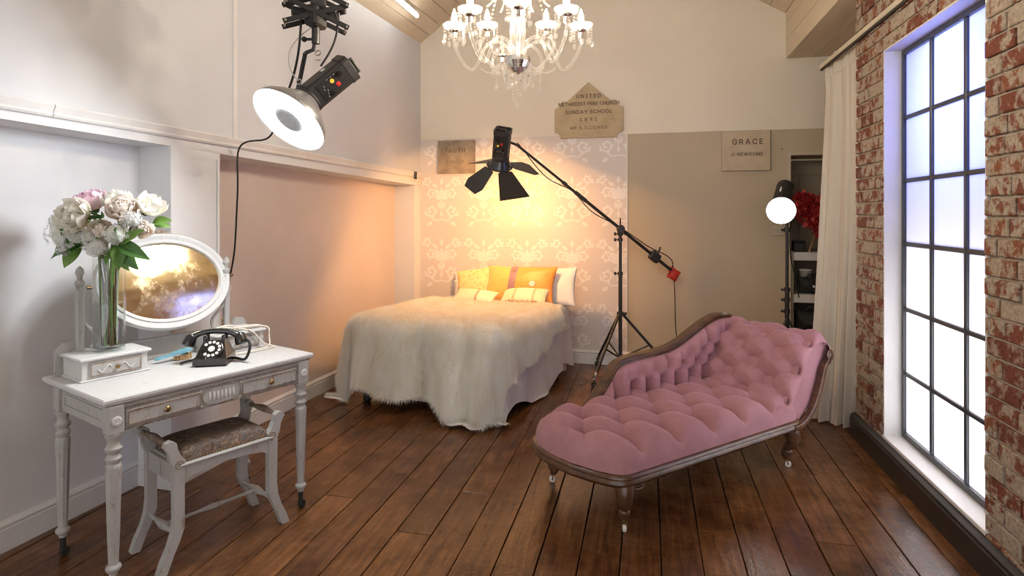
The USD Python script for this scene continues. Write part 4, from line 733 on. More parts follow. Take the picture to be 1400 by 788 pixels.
def orient(m, O, d, up=(0, 0, 1), roll=0):
    d = np.asarray(d, float); d /= np.linalg.norm(d); u = np.asarray(up, float); u = u - d * np.dot(u, d); u = u / (np.linalg.norm(u) + 1e-9); u = u if np.linalg.norm(u) > .5 else np.array([1.0, 0, 0]); s = np.cross(u, d); T = np.eye(4); T[:3, 0], T[:3, 1], T[:3, 2], T[:3, 3] = d, s, u, O
    m = m.copy(); m.apply_transform(T @ RX(roll)); return m
def flower_pos(px, py, dz):    # offset to the right / up / towards the viewer, metres from the vase top centre
    return vw + RGT * px * 1.45 - FWD * dz * 1.4 + np.array([0, 0, VH + .045 + py * 1.45])
def stem_for(P, k):
    a = k * 2.4; rb = .030 * (.4 + .6 * ((k * 37) % 10) / 10); b = vw + np.array([rb * math.cos(a + 2.6), rb * math.sin(a + 2.6), .022]); q = vw + np.array([0.040 * math.cos(a), .040 * math.sin(a), VH]); d = (P - vw) * (1, 1, 0); d = d / (np.linalg.norm(d) + 1e-6) * .036; q = vw + np.array([d[0], d[1], VH])
    t = np.linspace(0, 1, 12)[:, None]; c = q + (q - b) * .22; return np.vstack([(b + (q - b) * t)[:-1], q * (1 - t) ** 2 + c * 2 * t * (1 - t) + P * t ** 2])
def petal_mesh(ln, wd, cup, ruff, sd, n=9, m_=7):
    t = np.linspace(0, 1, n); s = np.linspace(-1, 1, m_); T_, S_ = np.meshgrid(t, s, indexing='ij'); w = wd * (.25 + .75 * np.sin(np.pi * np.clip(T_ * .78 + .02, 0, 1)) ** .7)
    ang = cup * T_; X_ = ln * np.sin(ang) / max(cup, .01); Z_ = ln * (1 - np.cos(ang)) / max(cup, .01); Y_ = S_ * w; Z_ = Z_ + .30 * (S_ * w) ** 2 / wd + ruff * T_ ** 3 * np.sin(S_ * 5 + sd); X_ = X_ - .2 * T_ * (S_ ** 2) * wd
    return TM(np.stack([X_, Y_, Z_], -1).reshape(-1, 3), grid_faces(n, m_)), T_.ravel()
def peony(label, P, R, face, mat, k, openness=1.0):
    R = R * 1.38; p = thing('peony', label, 'flower', P); rg = np.random.default_rng(100 + k); T0 = axis_to(face)
    def ring(cnt, ln, wd, tilt, cup, z, ph, name=None):
        ms, tn = [], []
        for i in range(cnt):
            m, t = petal_mesh(ln * rg.uniform(.9, 1.1), wd * rg.uniform(.9, 1.1), cup, ln * .10, rg.uniform(0, 6)); m.apply_transform(T0 @ trimesh.transformations.translation_matrix((0, 0, z)) @ RZ(ph + i * 360 / cnt + rg.uniform(-12, 12)) @ RY(-tilt + rg.uniform(-8, 8)))
            if name: part(p, name, m, mat, True, attrs={'tone': t})
            else: ms.append(m); tn.append(t)
        return ms, tn
    ring(7, R * 1.25, R * .62, 12 * openness, 1.25, -R * .45, 0, 'petal'); ring(6, R * 1.12, R * .55, 32, 1.2, -R * .38, 25, 'petal')
    A_, B_ = ring(8, R * .98, R * .44, 48, 1.25, -R * .28, 10); C_, D_ = ring(8, R * .85, R * .36, 63, 1.35, -R * .15, 33); E_, F_ = ring(7, R * .68, R * .28, 76, 1.5, -R * .02, 50)
    part(p, 'inner_petals', cat(A_ + C_ + E_), mat, True, attrs={'tone': np.concatenate(B_ + D_ + F_)})
    st = part(p, 'stem', mv(tube(stem_for(P - np.asarray(face) / np.linalg.norm(face) * R * .4, k), .0046, 8), *(-P)), stem_m if k % 4 else stem_br, True)
    part(st, 'calyx', xf(lathe([(0, -.012), (R * .22, -.004), (R * .3, .01), (0, .012)], 12), T0 @ trimesh.transformations.translation_matrix((0, 0, -R * .5))), leaf_ms[1], True)
    return p
VU = np.array([0, 0, 1.0]); fc = lambda r, u, f: RGT * r + VU * u - FWD * f
peony('pink-edged peony at the top left of the bouquet', flower_pos(-.042, .125, .015), .054, fc(-.25, 1, .25), pet_pink, 0, 1.2)
peony('large white peony facing forward at the left centre of the bouquet', flower_pos(-.042, .085, .075), .060, fc(-.15, .35, 1), pet_white, 1)
peony('white peony at the top middle of the bouquet', flower_pos(.025, .128, .0), .052, fc(.05, 1, .3), pet_white, 2, 1.1)
peony('white peony with blush centre at the right of the bouquet', flower_pos(.075, .105, .055), .056, fc(.3, .6, .8), pet_peach, 3)
peony('cream peony leaning out at the far right top of the bouquet', flower_pos(.122, .115, .01), .050, fc(.75, .8, .2), pet_white, 4)
peony('half-open peach peony low in the middle of the bouquet', flower_pos(.032, .048, .078), .040, fc(.2, .1, 1), pet_peach, 5, .6)
peony('small peach peony at the lower right edge of the bouquet', flower_pos(.122, .052, .045), .032, fc(.6, .1, .8), pet_peach, 6, .7)
peony('pale pink peony behind at the left edge of the bouquet', flower_pos(-.092, .092, -.02), .044, fc(-.9, .6, .1), pet_pink, 7)
pale_core = pm('pale_green_white_core', (.70, .74, .60), (.78, .80, .72), 40, .7)
def viburnum(label, P, R, k, face):
    R = R * 1.4; p = thing('snowball_blossom', label, 'flower', P); rg = np.random.default_rng(300 + k); ms, tn = [], []
    a = np.linspace(0, 2 * np.pi, 5, endpoint=False); fl_v = [[0, 0, 0]]; 
    for q in a: fl_v += [[math.cos(q + .35) * .55, math.sin(q + .35) * .55, .12], [math.cos(q) * 1.0, math.sin(q) * 1.0, .30], [math.cos(q - .35) * .55, math.sin(q - .35) * .55, .12]]
    fl_f = []
    for i in range(5): b = 1 + 3 * i; fl_f += [[0, b + 1, b], [0, b + 2, b + 1]]
    F_ = TM(fl_v, fl_f)
    for i in range(110):
        d = rg.normal(size=3); d /= np.linalg.norm(d); d = d if np.dot(d, face) > -.5 else -d; m = F_.copy(); m.apply_scale(.0108 * rg.uniform(.8, 1.2)); m.apply_transform(axis_to(d, P * 0 + d * R * rg.uniform(.72, 1.05) * np.array([1.05, 1.05, .9])) @ RZ(rg.uniform(0, 360))); ms.append(m); tn.append(np.full(len(m.vertices), rg.random()))
    part(p, 'florets', cat(ms), floret_m, False, kind='stuff', attrs=None); part(p, 'core', ball(R * .74, sub=2), pale_core, True)
    part(p, 'stem', mv(tube(stem_for(P, k + 11), .0026, 8), *(-P)), stem_br, True)
for i, (lab, a, b, c, r) in enumerate([('big white snowball blossom at the left side of the bouquet', -.085, .040, .045, .056), ('white snowball blossom at the far left edge of the bouquet', -.118, .072, .015, .036), ('white snowball blossom drooping at the lower left of the bouquet', -.075, -.002, .055, .030), ('white snowball blossom just above the vase rim', .022, .004, .085, .032), ('white snowball blossom at the right under the blush peony', .068, .040, .072, .036), ('white snowball blossom tucked under the large white peony', -.05, .028, .07, .034), ('small white snowball blossom in the lower middle of the bouquet', .002, .030, .080, .026), ('white snowball blossom at the right edge below the cream peony', .105, .080, .062, .026)]):
    viburnum(lab, flower_pos(a, b, c), r, i, fc(0, .2, 1))
def sprig(label, base, dirs, k):
    p = thing('leaf_sprig', label, 'foliage', base); rg = np.random.default_rng(500 + k)
    part(p, 'stem', mv(tube(stem_for(base, k + 3), .0028, 8), *(-base)), stem_m if k % 2 else stem_br, True)
    for (r, u, f, ln, wd) in dirs: part(p, 'leaf', orient(leaf_mesh(ln * 1.35, wd * 1.4, rg.uniform(.15, .4)), np.zeros(3), fc(r, u, f), fc(0, .6, .8), rg.uniform(-25, 25)), leaf_ms[rg.integers(3)], True)
sprig('broad green leaf sprig at the lower left of the bouquet', flower_pos(-.028, .012, .07), [(-.9, -.25, .3, .095, .030), (-.4, .5, .4, .07, .024), (-.7, -.8, .4, .085, .028), (.7, .35, .5, .075, .020), (-.1, -.5, .9, .05, .02)], 0)
sprig('pointed green leaf sprig at the lower right of the bouquet', flower_pos(.07, .012, .065), [(.9, -.3, .3, .10, .020), (.7, -.9, .3, .095, .022), (.3, -.7, .5, .075, .020), (.8, .5, .2, .09, .018), (.1, .5, .6, .07, .016)], 1)
sprig('single green leaf tip poking out at the right edge of the bouquet', flower_pos(.125, .068, .0), [(1, .25, 0, .058, .018), (.9, -.1, -.2, .05, .014)], 2)
sprig('dark thin leaf sprig at the far left of the bouquet', flower_pos(-.10, .03, .03), [(-1, .1, .1, .045, .006), (-1, -.4, .1, .05, .007), (-.9, -.9, .2, .06, .010), (-1, .5, 0, .05, .006), (-.6, -.8, .3, .05, .012)], 3)
sprig('dark green leaf sprig in the middle between the peonies', flower_pos(.012, .082, .055), [(0, .6, 1, .05, .018), (.5, .3, .9, .05, .016), (-.5, .2, .9, .045, .014), (.2, -.3, .9, .06, .02)], 4)
sprig('trailing leaf sprig over the vase rim at the right', flower_pos(.048, -.004, .05), [(.6, -.8, .3, .075, .018), (-.3, -.6, .6, .05, .016), (.95, -.25, .4, .06, .020)], 5)

# telephone
tpw = tw(.475, .172, TH + .001); PA = TA + 0
ph = thing('telephone', 'old black rotary dial telephone standing on the dressing table', 'telephone', tpw, 24)
# local: x to the viewer's right, y away, front faces the viewer
b0 = [(-.068, -.070, 0), (.068, -.070, 0), (.068, .075, 0), (-.068, .075, 0)]
def hexbody(rows):
    from scipy.spatial import ConvexHull
    P_ = np.array([p for r in rows for p in r], float); return trimesh.convex.convex_hull(P_)
def rect(hx, y0, y1, z): return [(-hx, y0, z), (hx, y0, z), (hx, y1, z), (-hx, y1, z)]
body = cat([hexbody([rect(.066, -.070, .072, .004), rect(.069, -.073, .075, .008), rect(.069, -.073, .075, .034), rect(.065, -.069, .071, .040)]), hexbody([rect(.064, -.060, .068, .036), rect(.044, -.006, .050, .098), rect(.041, -.003, .047, .103)])])
part(ph, 'body', body, black_gloss, 25)
part(ph, 'foot', cat([bx(x - .01, x + .01, y - .008, y + .008, 0, .006) for x in (-.055, .055) for y in (-.055, .058)]), black_rub, False)
nd = np.array([0, -.75, .66]); nd = nd / np.linalg.norm(nd); DC = np.array([0, -.040, .068]); DT = axis_to(nd, DC, (1, 0, 0))
dial = part(ph, 'dial', xf(cat([lathe([(0, -.006), (.046, -.006), (.047, .004), (.042, .007), (0, .007)], 40)]), DT), black_gloss, 35, 'round black finger dial')
for k in range(10): a = math.radians(-40 + k * 30); part(dial, 'number_dot', xf(lathe([(0, .0068), (.0068, .0068), (.0068, .0085), (0, .0085)], 14), DT @ trimesh.transformations.translation_matrix((.033 * math.cos(a), .033 * math.sin(a), 0))), ceramic, 35)
part(dial, 'dial_centre', xf(lathe([(0, .0065), (.014, .0065), (.0135, .009), (0, .0095)], 24), DT), ceramic, 35, 'pale dial centre disc'); part(dial, 'finger_stop', xf(rbox(.014, .004, .004, .001, (.044, -.014, .009)), DT), chrome, False)
for x in (-.038, .038):
    for y in (-.008, .036): part(ph, 'cradle_prong', bx(x - .007, x + .007, y, y + .014, .095, .124, .003), black_gloss, 30)
hs_p = smooth([(-.098, .02, .112), (-.07, .02, .128), (-.03, .02, .137), (0, .02, .139), (.03, .02, .137), (.07, .02, .128), (.098, .02, .112)], 30)
hst = thing('telephone_handset', 'black handset resting across the cradle of the rotary telephone', 'handset', tpw, 24)
part(hst, 'grip', tube(hs_p, np.interp(np.linspace(-1, 1, 30), [-1, -.7, 0, .7, 1], [.017, .0125, .0115, .0125, .017]), 14), black_gloss, True)
for s in (-1, 1): part(hst, 'ear_cup' if s < 0 else 'mouth_cup', xf(lathe([(0, -.012), (.018, -.012), (.024, -.002), (.027, .022), (.026, .036), (.018, .040), (0, .040)], 24), axis_to((s * .35, -.35, -1.0), (s * .102, .02, .112), (0, 1, 0))), black_gloss, 35)
part(ph, 'handset_cord', tube(smooth([(.108, .02, .085), (.135, .0, .098), (.152, -.02, .085), (.150, -.03, .045), (.135, -.02, .018), (.105, .01, .010), (.07, .03, .012)], 40), .0062, 10), black_rub, True)
part(ph, 'line_cord', tube(smooth([(-.068, .04, .012), (-.10, .02, .011), (-.125, -.005, .010), (-.132, -.02, .009)], 20), .0055, 10), black_rub, True)

# hairbrush
hbw = tw(.415, .36, TH + .001); hb = thing('hairbrush', 'turquoise backed hairbrush lying bristles down on the dressing table', 'hairbrush', hbw, 64)
hd_ = Polygon([(.02 + .052 * math.cos(t), .027 * math.sin(t)) for t in np.linspace(0, 2 * math.pi, 40)[:-1]]); turq = pm('turquoise_enamel', (.13, .42, .55), (.30, .58, .68), 40, .25, coat=.5)
hmesh = ext(hd_.union(Polygon([(-.025, -.014), (-.025, .014), (-.06, .008), (-.115, .010), (-.128, .004), (-.128, -.004), (-.115, -.010), (-.06, -.008)])).buffer(.003), .009, (0, 0, 0)); T = RY(-9); T[:3, 3] = (0, 0, .030)
HS = np.diag([.78, .95, 1.0, 1.0]); T = T @ HS; part(hb, 'back', xf(hmesh, T), turq, 30); part(hb, 'silver_rim', xf(ext(hd_.buffer(.004), .005, (0, 0, -.004)), T), chrome, 30)
brl = []
for i in range(-6, 7):
    for j in range(-3, 4):
        x, y = .02 + i * .0075, j * .0072
        if ((x - .02) / .05) ** 2 + (y / .026) ** 2 < 1: p = (T @ np.array([x, y, -.003, 1]))[:3]; brl.append(tube([p, (p[0], p[1] * 1.08, .001)], [.0028, .002], 5))
part(hb, 'bristles', cat(brl), pm('tan_bristle', (.50, .30, .14), (.62, .42, .22), 200, .7), False, kind='stuff')

# pearl necklaces, a small glass dish and a brass ring stand on the right drawer box
pearl_m = pm('pearl', (.78, .72, .62), rough=.25, coat=.4)
def beads(P, r): return cat([ball(r, p, 1) for p in P])
def necklace(label, pts, r, n): q = smooth([tw(*p) for p in pts], n); t_ = thing('pearl_necklace', label, 'necklace', q[0]); part(t_, 'beads', beads(q - q[0], r), pearl_m, True, kind='stuff')
bt = TH + .095
necklace('pearl necklace draped over the right corner of the drawer box', [(.60, .33, bt + .028), (.70, .31, bt + .016), (.79, .30, bt + .010), (.812, .277, bt - .0), (.814, .272, bt - .04), (.81, .262, TH + .012), (.76, .24, TH + .006), (.66, .235, TH + .006), (.60, .25, TH + .006)], .0042, 100)
necklace('long pearl strand hanging diagonally across the front of the right drawer box', [(.62, .35, bt + .028), (.68, .30, bt + .012), (.72, .272, bt - .004), (.76, .268, bt - .05), (.80, .255, TH + .012), (.815, .235, TH + .006), (.77, .215, TH + .006), (.68, .215, TH + .006), (.58, .23, TH + .006)], .0040, 100)
necklace('thick white pearl rope heaped along the top of the right drawer box', [(.56, .36, bt + .008), (.60, .345, bt + .026), (.65, .36, bt + .024), (.72, .37, bt + .008), (.79, .36, bt + .007), (.80, .33, bt + .007), (.74, .33, bt + .008), (.66, .32, bt + .010), (.57, .31, bt + .008)], .0058, 90)
gd = thing('glass_dish', 'small pale blue glass dish under the pearls on the drawer box', 'dish', tw(.61, .345, bt)); part(gd, 'bowl', lathe([(0, .002), (.022, .0), (.03, .004), (.042, .016), (.044, .018), (.041, .018), (.028, .007), (0, .005)], 28), clear('blue_glass', (.65, .80, .90), .35), 35)
rs = thing('ring_stand', 'tiny brass ring stand rising out of the pearls', 'ring stand', tw(.635, .385, bt)); part(rs, 'stem', lathe([(.014, 0), (.014, .004), (.004, .008), (.0035, .05), (.006, .055), (0, .062)], 14), brass, 30)

# wall socket with plug, and the strobe's cable coming down to it
sk_ = L(2.42, -.21, .94); sk = thing('wall_socket', 'white plug socket on the pink bay panel behind the dressing table', 'socket', sk_, math.degrees(math.atan2(LN[1], LN[0])))
part(sk, 'plate', bx(0, .012, -.045, .045, -.045, .045, .004), trim_w, 30); part(sk, 'plug', bx(.012, .045, -.022, .022, -.02, .02, .005), trim_w, 30)

# ------------------------------------------------------------------ studio lights
red_m = pm('red_button', (.55, .02, .015), rough=.4); yel_m = pm('yellow_mark', (.75, .55, .05), rough=.4); white_print = pm('white_print', (.7, .7, .7), rough=.5)
orange_red = pm('red_lining', (.40, .06, .03), rough=.6)
def cam_dir(r, u, f): v = RGT * r + np.array([0, 0, 1.0]) * u - FWD * f; return v / np.linalg.norm(v)   # right, up, towards the viewer
def strobe(p, head, axis, side, ln=.24, w=.115, h=.125):
    """monolight body: local z = from the front of the lamp backwards along axis; side = the direction its control panel faces"""
    z = np.asarray(axis, float); z /= np.linalg.norm(z); x = np.asarray(side, float); x = x - z * np.dot(x, z); x /= np.linalg.norm(x); T = np.eye(4); T[:3, 0], T[:3, 1], T[:3, 2], T[:3, 3] = x, np.cross(z, x), z, head
    sec = sbox(-w / 2, -h / 2, w / 2, h / 2).buffer(-.022).buffer(.022, 5)
    part(p, 'lamp_body', xf(ext(sec, ln - .05, (0, 0, .03)), T), black_p, 30)
    part(p, 'front_collar', xf(lathe([(.05, -.012), (.066, -.010), (.070, .0), (.070, .028), (.060, .036), (.05, .036)], 28), T), black_p, 30)
    rim = sec.buffer(.004).difference(sec.buffer(-.010)); part(p, 'back_rim', xf(ext(rim, .035, (0, 0, ln - .03)), T), black_p, 30)
    part(p, 'handle', xf(tube([(w / 2 - .02, -.035, ln - .01), (w / 2 - .02, -.035, ln + .022), (w / 2 - .02, .035, ln + .022), (w / 2 - .02, .035, ln - .01)], .008, 8), T), black_p, True)
    pn = part(p, 'control_panel', xf(rbox(.004, h - .03, ln - .09, .002, (w / 2 + .001, 0, .03 + (ln - .05) / 2 + .01)), T), black_m, 30)
    px = w / 2 + .0035; zc = .03 + (ln - .05) / 2 + .01
    part(pn, 'red_button', xf(rbox(.006, .020, .020, .003, (px, .012, zc + .012)), T), red_m, 30, 'red push button')
    part(pn, 'yellow_ring', xf(xf(lathe([(.005, 0), (.010, 0), (.010, .003), (.005, .003)], 18), basis((px - .001, -.016, zc - .004), (0, 1, 0), (0, 0, 1))), T), yel_m, 30, 'yellow ring mark')
    for dy, dz in ((.026, -.035), (-.022, .042)): part(pn, 'dial_knob', xf(xf(lathe([(0, 0), (.012, 0), (.010, .012), (0, .013)], 18), basis((px - .001, dy, zc + dz), (0, 1, 0), (0, 0, 1))), T), black_gloss, 30)
    part(pn, 'printed_marks', xf(cat([rbox(.001, .010, .0022, .0004, (px, .03 - .012 * i, zc - .055 + .006 * (i % 3))) for i in range(5)] + [rbox(.001, .002, .008, .0004, (px, -.034, zc + .02 * j - .02)) for j in range(3)]), T), white_print, False, kind='stuff')
    part(p, 'side_label', xf(rbox(.03, .002, .020, .0008, (-.01, -h / 2 - .0006, zc + .01)), T), white_print, False)
    return T
# --- beauty dish hanging on a scissor pantograph
DC_ = np.array([-1.516, 2.322, 1.814]); dn = cam_dir(-.38, -.74, .56)                  # where it shines
st1 = thing('beauty_dish_light', 'studio lamp with a wide white beauty dish hanging over the dressing table', 'studio light', DC_)
Td = axis_to(dn, (0, 0, 0), (0, 0, 1))
R1 = .168
part(st1, 'dish', xf(lathe([(.055, -.115), (.060, -.112), (.085, -.085), (.125, -.045), (.158, -.008), (R1, .012), (R1 + .004, .016), (R1 + .004, .008), (.164, -.014), (.13, -.053), (.088, -.095), (.06, -.124), (.055, -.124)], 56), Td), pm('pearl_grey_dish', (.30, .30, .31), rough=.35, metal=.6), 30, 'grey metal dish')
part(st1, 'dish_lining', xf(lathe([(.056, -.108), (.083, -.082), (.122, -.043), (.155, -.007), (R1 - .002, .012)], 56, None, False), Td), pm('white_enamel', (.85, .85, .85), rough=.45), 30)
ring_pts = lathe([(.064, .004), (R1 - .004, .004)], 56); ring_pts = TM(ring_pts.vertices[:-2], grid_faces(2, 56, True))
part(st1, 'glowing_diffuser', xf(ring_pts, Td), emit('dish_glow', (.88, .94, 1.0), DISH_L), False, 'white glowing diffuser')
part(st1, 'centre_deflector', xf(lathe([(0, .0), (.055, .002), (.066, .008), (.066, .013), (.05, .019), (0, .022)], 36), Td), pm('pale_grey_frost', (.62, .66, .68), (.5, .54, .57), 60, .5), 35, 'round frosted centre disc')
hdx = -dn; T1 = strobe(st1, hdx * .118, cam_dir(.66, .68, -.30), cam_dir(.55, -.30, .75), .25, .115, .115)
tip = np.array([-1.414, 2.345, 2.02]) - DC_
yk = [hdx * .17 + cam_dir(-.75, .3, .5) * .066, np.array([0, 0, .285]) + RGT * (.065), np.array([0, 0, .30]) + RGT * .10, np.array([0, 0, .345]) + RGT * .11, np.array([0, 0, .40]) + RGT * .11]
part(st1, 'yoke_bracket', cat([tube(yk[:2], .010, 8), tube(yk[1:4], .009, 8)]), black_m, 30)
part(st1, 'yoke_clamp', cat([tube([yk[3] - (0, 0, .02), yk[3] + (0, 0, .045)], .017, 12), cyl(yk[3] - RGT * .045, yk[3], .006, 8), ball(.012, yk[3] - RGT * .05)]), black_m, 30)
part(st1, 'safety_wire', tube(smooth([yk[4] - RGT * .01, yk[3] - RGT * .06 + (0, 0, .02), yk[1] - RGT * .07, yk[1] - RGT * .055 - (0, 0, .09), yk[1] - RGT * .03 - (0, 0, .12)], 30), .0022, 6), steel, True, 'thin steel safety wire')
part(st1, 'carabiner', cat([xf(torus(.012, .0028, 18, 6), trimesh.transformations.translation_matrix(yk[1] - RGT * .028 - (0, 0, .125)) @ RX(80)), xf(torus(.012, .0028, 18, 6), trimesh.transformations.translation_matrix(yk[1] + RGT * .055 + (0, 0, .0)) @ RX(70)), xf(torus(.010, .0026, 18, 6), trimesh.transformations.translation_matrix(yk[1] + RGT * .055 - (0, 0, .03)) @ RX(20))]), chrome, 30, kind='stuff')
part(st1, 'power_cable', tube(smooth([tip + (0.03, 0, .02), tip + RGT * .07 + (0, 0, .09), tip + RGT * .10 + (0, 0, .20), tip + RGT * .085 + (0, 0, .26), tip + RGT * .03 + (0, 0, .27)], 30), .0045, 8), black_rub, True)
# pantograph: crossed bars between the ceiling rail and the lamp
PB = DC_ + RGT * .11 + np.array([0, 0, .42]); pg = thing('scissor_pantograph', 'black scissor pantograph hanger dropping from the sloped ceiling', 'hanger', PB)
zc = 3.078 + .745 * (PB[0] + 2.215); nst = 15; hstep = (zc - .03 - PB[2] + .02) / nst; dirp = RGT * .92 + FWD * .39; dirp /= np.linalg.norm(dirp); side = np.cross(dirp, [0, 0, 1])
for off in (-.045, .045):
    for k in range(nst):
        z0, z1 = -.02 + k * hstep, -.02 + (k + 1) * hstep
        for sgn in (1, -1):
            P0, P1 = side * (off + sgn * .004) + dirp * (sgn * .125) + (0, 0, z0), side * (off + sgn * .004) - dirp * (sgn * .125) + (0, 0, z1)
            d_ = P1 - P0; ln_ = np.linalg.norm(d_); T = basis((P0 + P1) / 2, d_, np.cross(side, d_)); part(pg, 'scissor_bar', xf(rbox(ln_ + .02, .022, .006, .002), T), black_m, 30)
for k in range(nst + 1):
    for s in (-1, 1): part(pg, 'pivot_rod', cyl(side * -.055 + dirp * s * .125 + (0, 0, -.02 + k * hstep), side * .055 + dirp * s * .125 + (0, 0, -.02 + k * hstep), .005, 8), steel, 30)
part(pg, 'carriage', cat([rbox(.06, .10, .09, .01, (0, 0, .02)), cyl((0, 0, -.05), (0, 0, .03), .016, 12), xf(rbox(.20, .035, .035, .004), basis((0, 0, .035), dirp, side))]), black_m, 30)
part(pg, 'spring_drum', xf(lathe([(0, -.03), (.04, -.03), (.045, -.02), (.045, .02), (.04, .03), (0, .03)], 24), basis(dirp * .01 + (0, 0, .085), side, (0, 0, 1))), black_p, 30)
part(pg, 'ceiling_rail', bx(-.03, .03, -.5, .5, zc - .06 - PB[2], zc - .022 - PB[2], .003), black_m, 30)
# the long black cable from the pantograph over the rail down to the socket
c0 = PB - DC_; cab = thing('power_cable', 'long black power cable looping from the pantograph down past the mirror', 'cable', PB)
wp = [PB - dirp * .06 + (0, 0, .03), np.array([-1.52, 2.36, 2.03]), np.array([-1.78, 2.62, 1.885]), np.array([-2.03, 2.86, 1.80]), L(2.60, .055, 1.76), L(2.60, .05, 1.62), L(2.585, .03, 1.40), L(2.55, -.02, 1.15), L(2.47, -.12, 1.0), L(2.42, -.165, .945)]
part(cab, 'cable', tube(smooth([np.asarray(q) - PB for q in wp], 90), .0052, 8), black_rub, True)
cov = thing('cable_cover', 'slim white cable cover running down the white pier beside the black cable', 'cable cover'); part(cov, 'strip', lbox(2.690, 2.706, 0.001, .010, 1.0, 1.70, .003), trim_w, False)

# --- boom stand with barn door head over the bed
SB = np.array([-.226, 5.199, 0]); bst = thing('boom_stand', 'black wheeled lighting stand between the bed and the chaise longue', 'light stand', SB)
part(bst, 'column', cat([cyl((0, 0, .10), (0, 0, .90), .0165, 16), cyl((0, 0, .88), (0, 0, 1.30), .0125, 16), cyl((0, 0, 1.29), (0, 0, 1.36), .006, 10)]), black_m, 30)
for z, r in ((.54, .03), (.885, .022), (1.175, .020), (1.225, .020)): part(bst, 'collar', mv(lathe([(.012, -.016), (r, -.014), (r, .014), (.012, .016)], 18), 0, 0, z), black_p, 30); 
for z, s in ((.885, -1), (1.175, -1), (1.225, -1), (.54, 1)): part(bst, 'clamp_knob', cat([cyl((0, 0, z), RGT * s * .04 + (0, 0, z), .005, 8), xf(lathe([(0, -.008), (.013, -.008), (.015, 0), (.013, .008), (0, .008)], 12), axis_to(RGT * s, RGT * s * .045 + (0, 0, z)))]), black_p, 30)
part(bst, 'lower_collar', mv(lathe([(.017, -.014), (.026, -.012), (.026, .012), (.017, .014)], 18), 0, 0, .17), black_p, 30)
feet = [np.array([-.419, 4.827, 0]) - SB, np.array([-.446, 5.50, 0]) - SB, np.array([.20, 5.25, 0]) - SB]
for F_ in feet:
    F_ = F_ + (0, 0, .07); top = np.array([0, 0, .53]) + F_ * (1, 1, 0) * .06; lg = part(bst, 'leg', tube([top, F_], .0115, 12), black_m, 30)
    mid = top * .45 + F_ * .55; part(bst, 'brace', tube([mid, np.array([0, 0, .17]) + F_ * (1, 1, 0) * .05], .0075, 8), black_m, 30)
    part(lg, 'foot_sleeve', tube([F_ + (top - F_) * .09, F_ - (0, 0, .012)], .0145, 12), steel, 30, 'steel foot sleeve')
    part(lg, 'castor', cat([cyl(F_, F_ - (0, 0, .03), .006, 8), xf(torus(.016, .0085, 20, 8), basis(F_ - (0, 0, .0455), (1, 0, 0), (0, 0, 1)))]), black_rub, 35)
PV = SB + np.array([0, 0, 1.268]); HE = np.array([-1.03, 4.735, 1.955]); bd = (HE - PV) / np.linalg.norm(HE - PV); TE = PV - bd * .62
bo = thing('boom_pole', 'long black boom pole clamped across the top of the wheeled stand', 'boom pole', PV)
part(bo, 'tube', cat([cyl(HE - PV, bd * .45, .0105, 14), cyl(bd * .5, TE - PV, .0135, 14)]), black_m, 30)
part(bo, 'sleeve', tube([bd * .40, bd * .52], .017, 14), black_p, 30); part(bo, 'sleeve', tube([bd * .62, bd * .66], .016, 14), black_p, 30)
part(bo, 'pivot_clamp', cat([xf(lathe([(0, -.026), (.028, -.026), (.034, -.018), (.034, .018), (.028, .026), (0, .026)], 20), axis_to(-FWD, -FWD * .018)), rbox(.05, .05, .06, .01, (0, 0, -.03))]), black_p, 30)
for s in (1, -1): part(bo, 'clamp_lever', tube([-FWD * .03 + (0, 0, -.01), -FWD * .05 + RGT * s * .03 + (0, 0, -.05)], .006, 8), black_p, 30)
cw = -bd * .415; part(bo, 'counterweight', xf(rbox(.10, .085, .055, .012), basis(cw - (0, 0, .0), -bd, (0, 0, 1))), black_p, 30); part(bo, 'wing_nut', tube([cw + RGT * .03 + (0, 0, .03), cw + RGT * .05 + (0, 0, .085)], .008, 8), black_p, 30)
part(bo, 'boom_cable', tube(smooth([HE - PV + (0, 0, .02), (HE - PV) * .86 - (0, 0, .035), (HE - PV) * .66 - (0, 0, .06), (HE - PV) * .5 - (0, 0, .012), (HE - PV) * .30 - (0, 0, .05), (HE - PV) * .1 - (0, 0, .01), -bd * .2 + (0, 0, .03), cw + (0, 0, .06), cw - bd * .14 + (0, 0, .05) + RGT * .05, cw - bd * .17 - (0, 0, .06) + RGT * .0], 70), .0042, 8), black_rub, True)
sbw = TE - bd * .03 - (0, 0, .02); sbg = thing('sandbag', 'small bright red weight bag strapped to the end of the boom pole', 'weight', sbw)
m, _ = pillow(.095, .10, .06, .05, 20, .2, 3); red_bag = pm('red_nylon', (.62, .035, .02), (.50, .025, .015), 30, .55); part(sbg, 'bag', xf(m, basis((0, 0, 0), RGT * .85 - np.array([0, 0, .5]), np.array([0, 0, .85]) + RGT * .5)), red_bag, True)
part(sbg, 'strap', xf(torus(.03, .004, 18, 6), trimesh.transformations.translation_matrix(bd * .03 + (0, 0, .03)) @ axis_to(bd)), red_bag, True)
dc = thing('hanging_cable', 'thin dark cable dropping from the red weight bag behind the chaise longue', 'cable', sbw); part(dc, 'cable', tube(smooth([(0, 0, -.03), (.012, -.01, -.25), (.02, -.02, -.5), (.03, -.03, -.7), (.0, -.06, -.79), (-.1, -.1, -.795 + .0)], 40), .004, 8), black_rub, True)
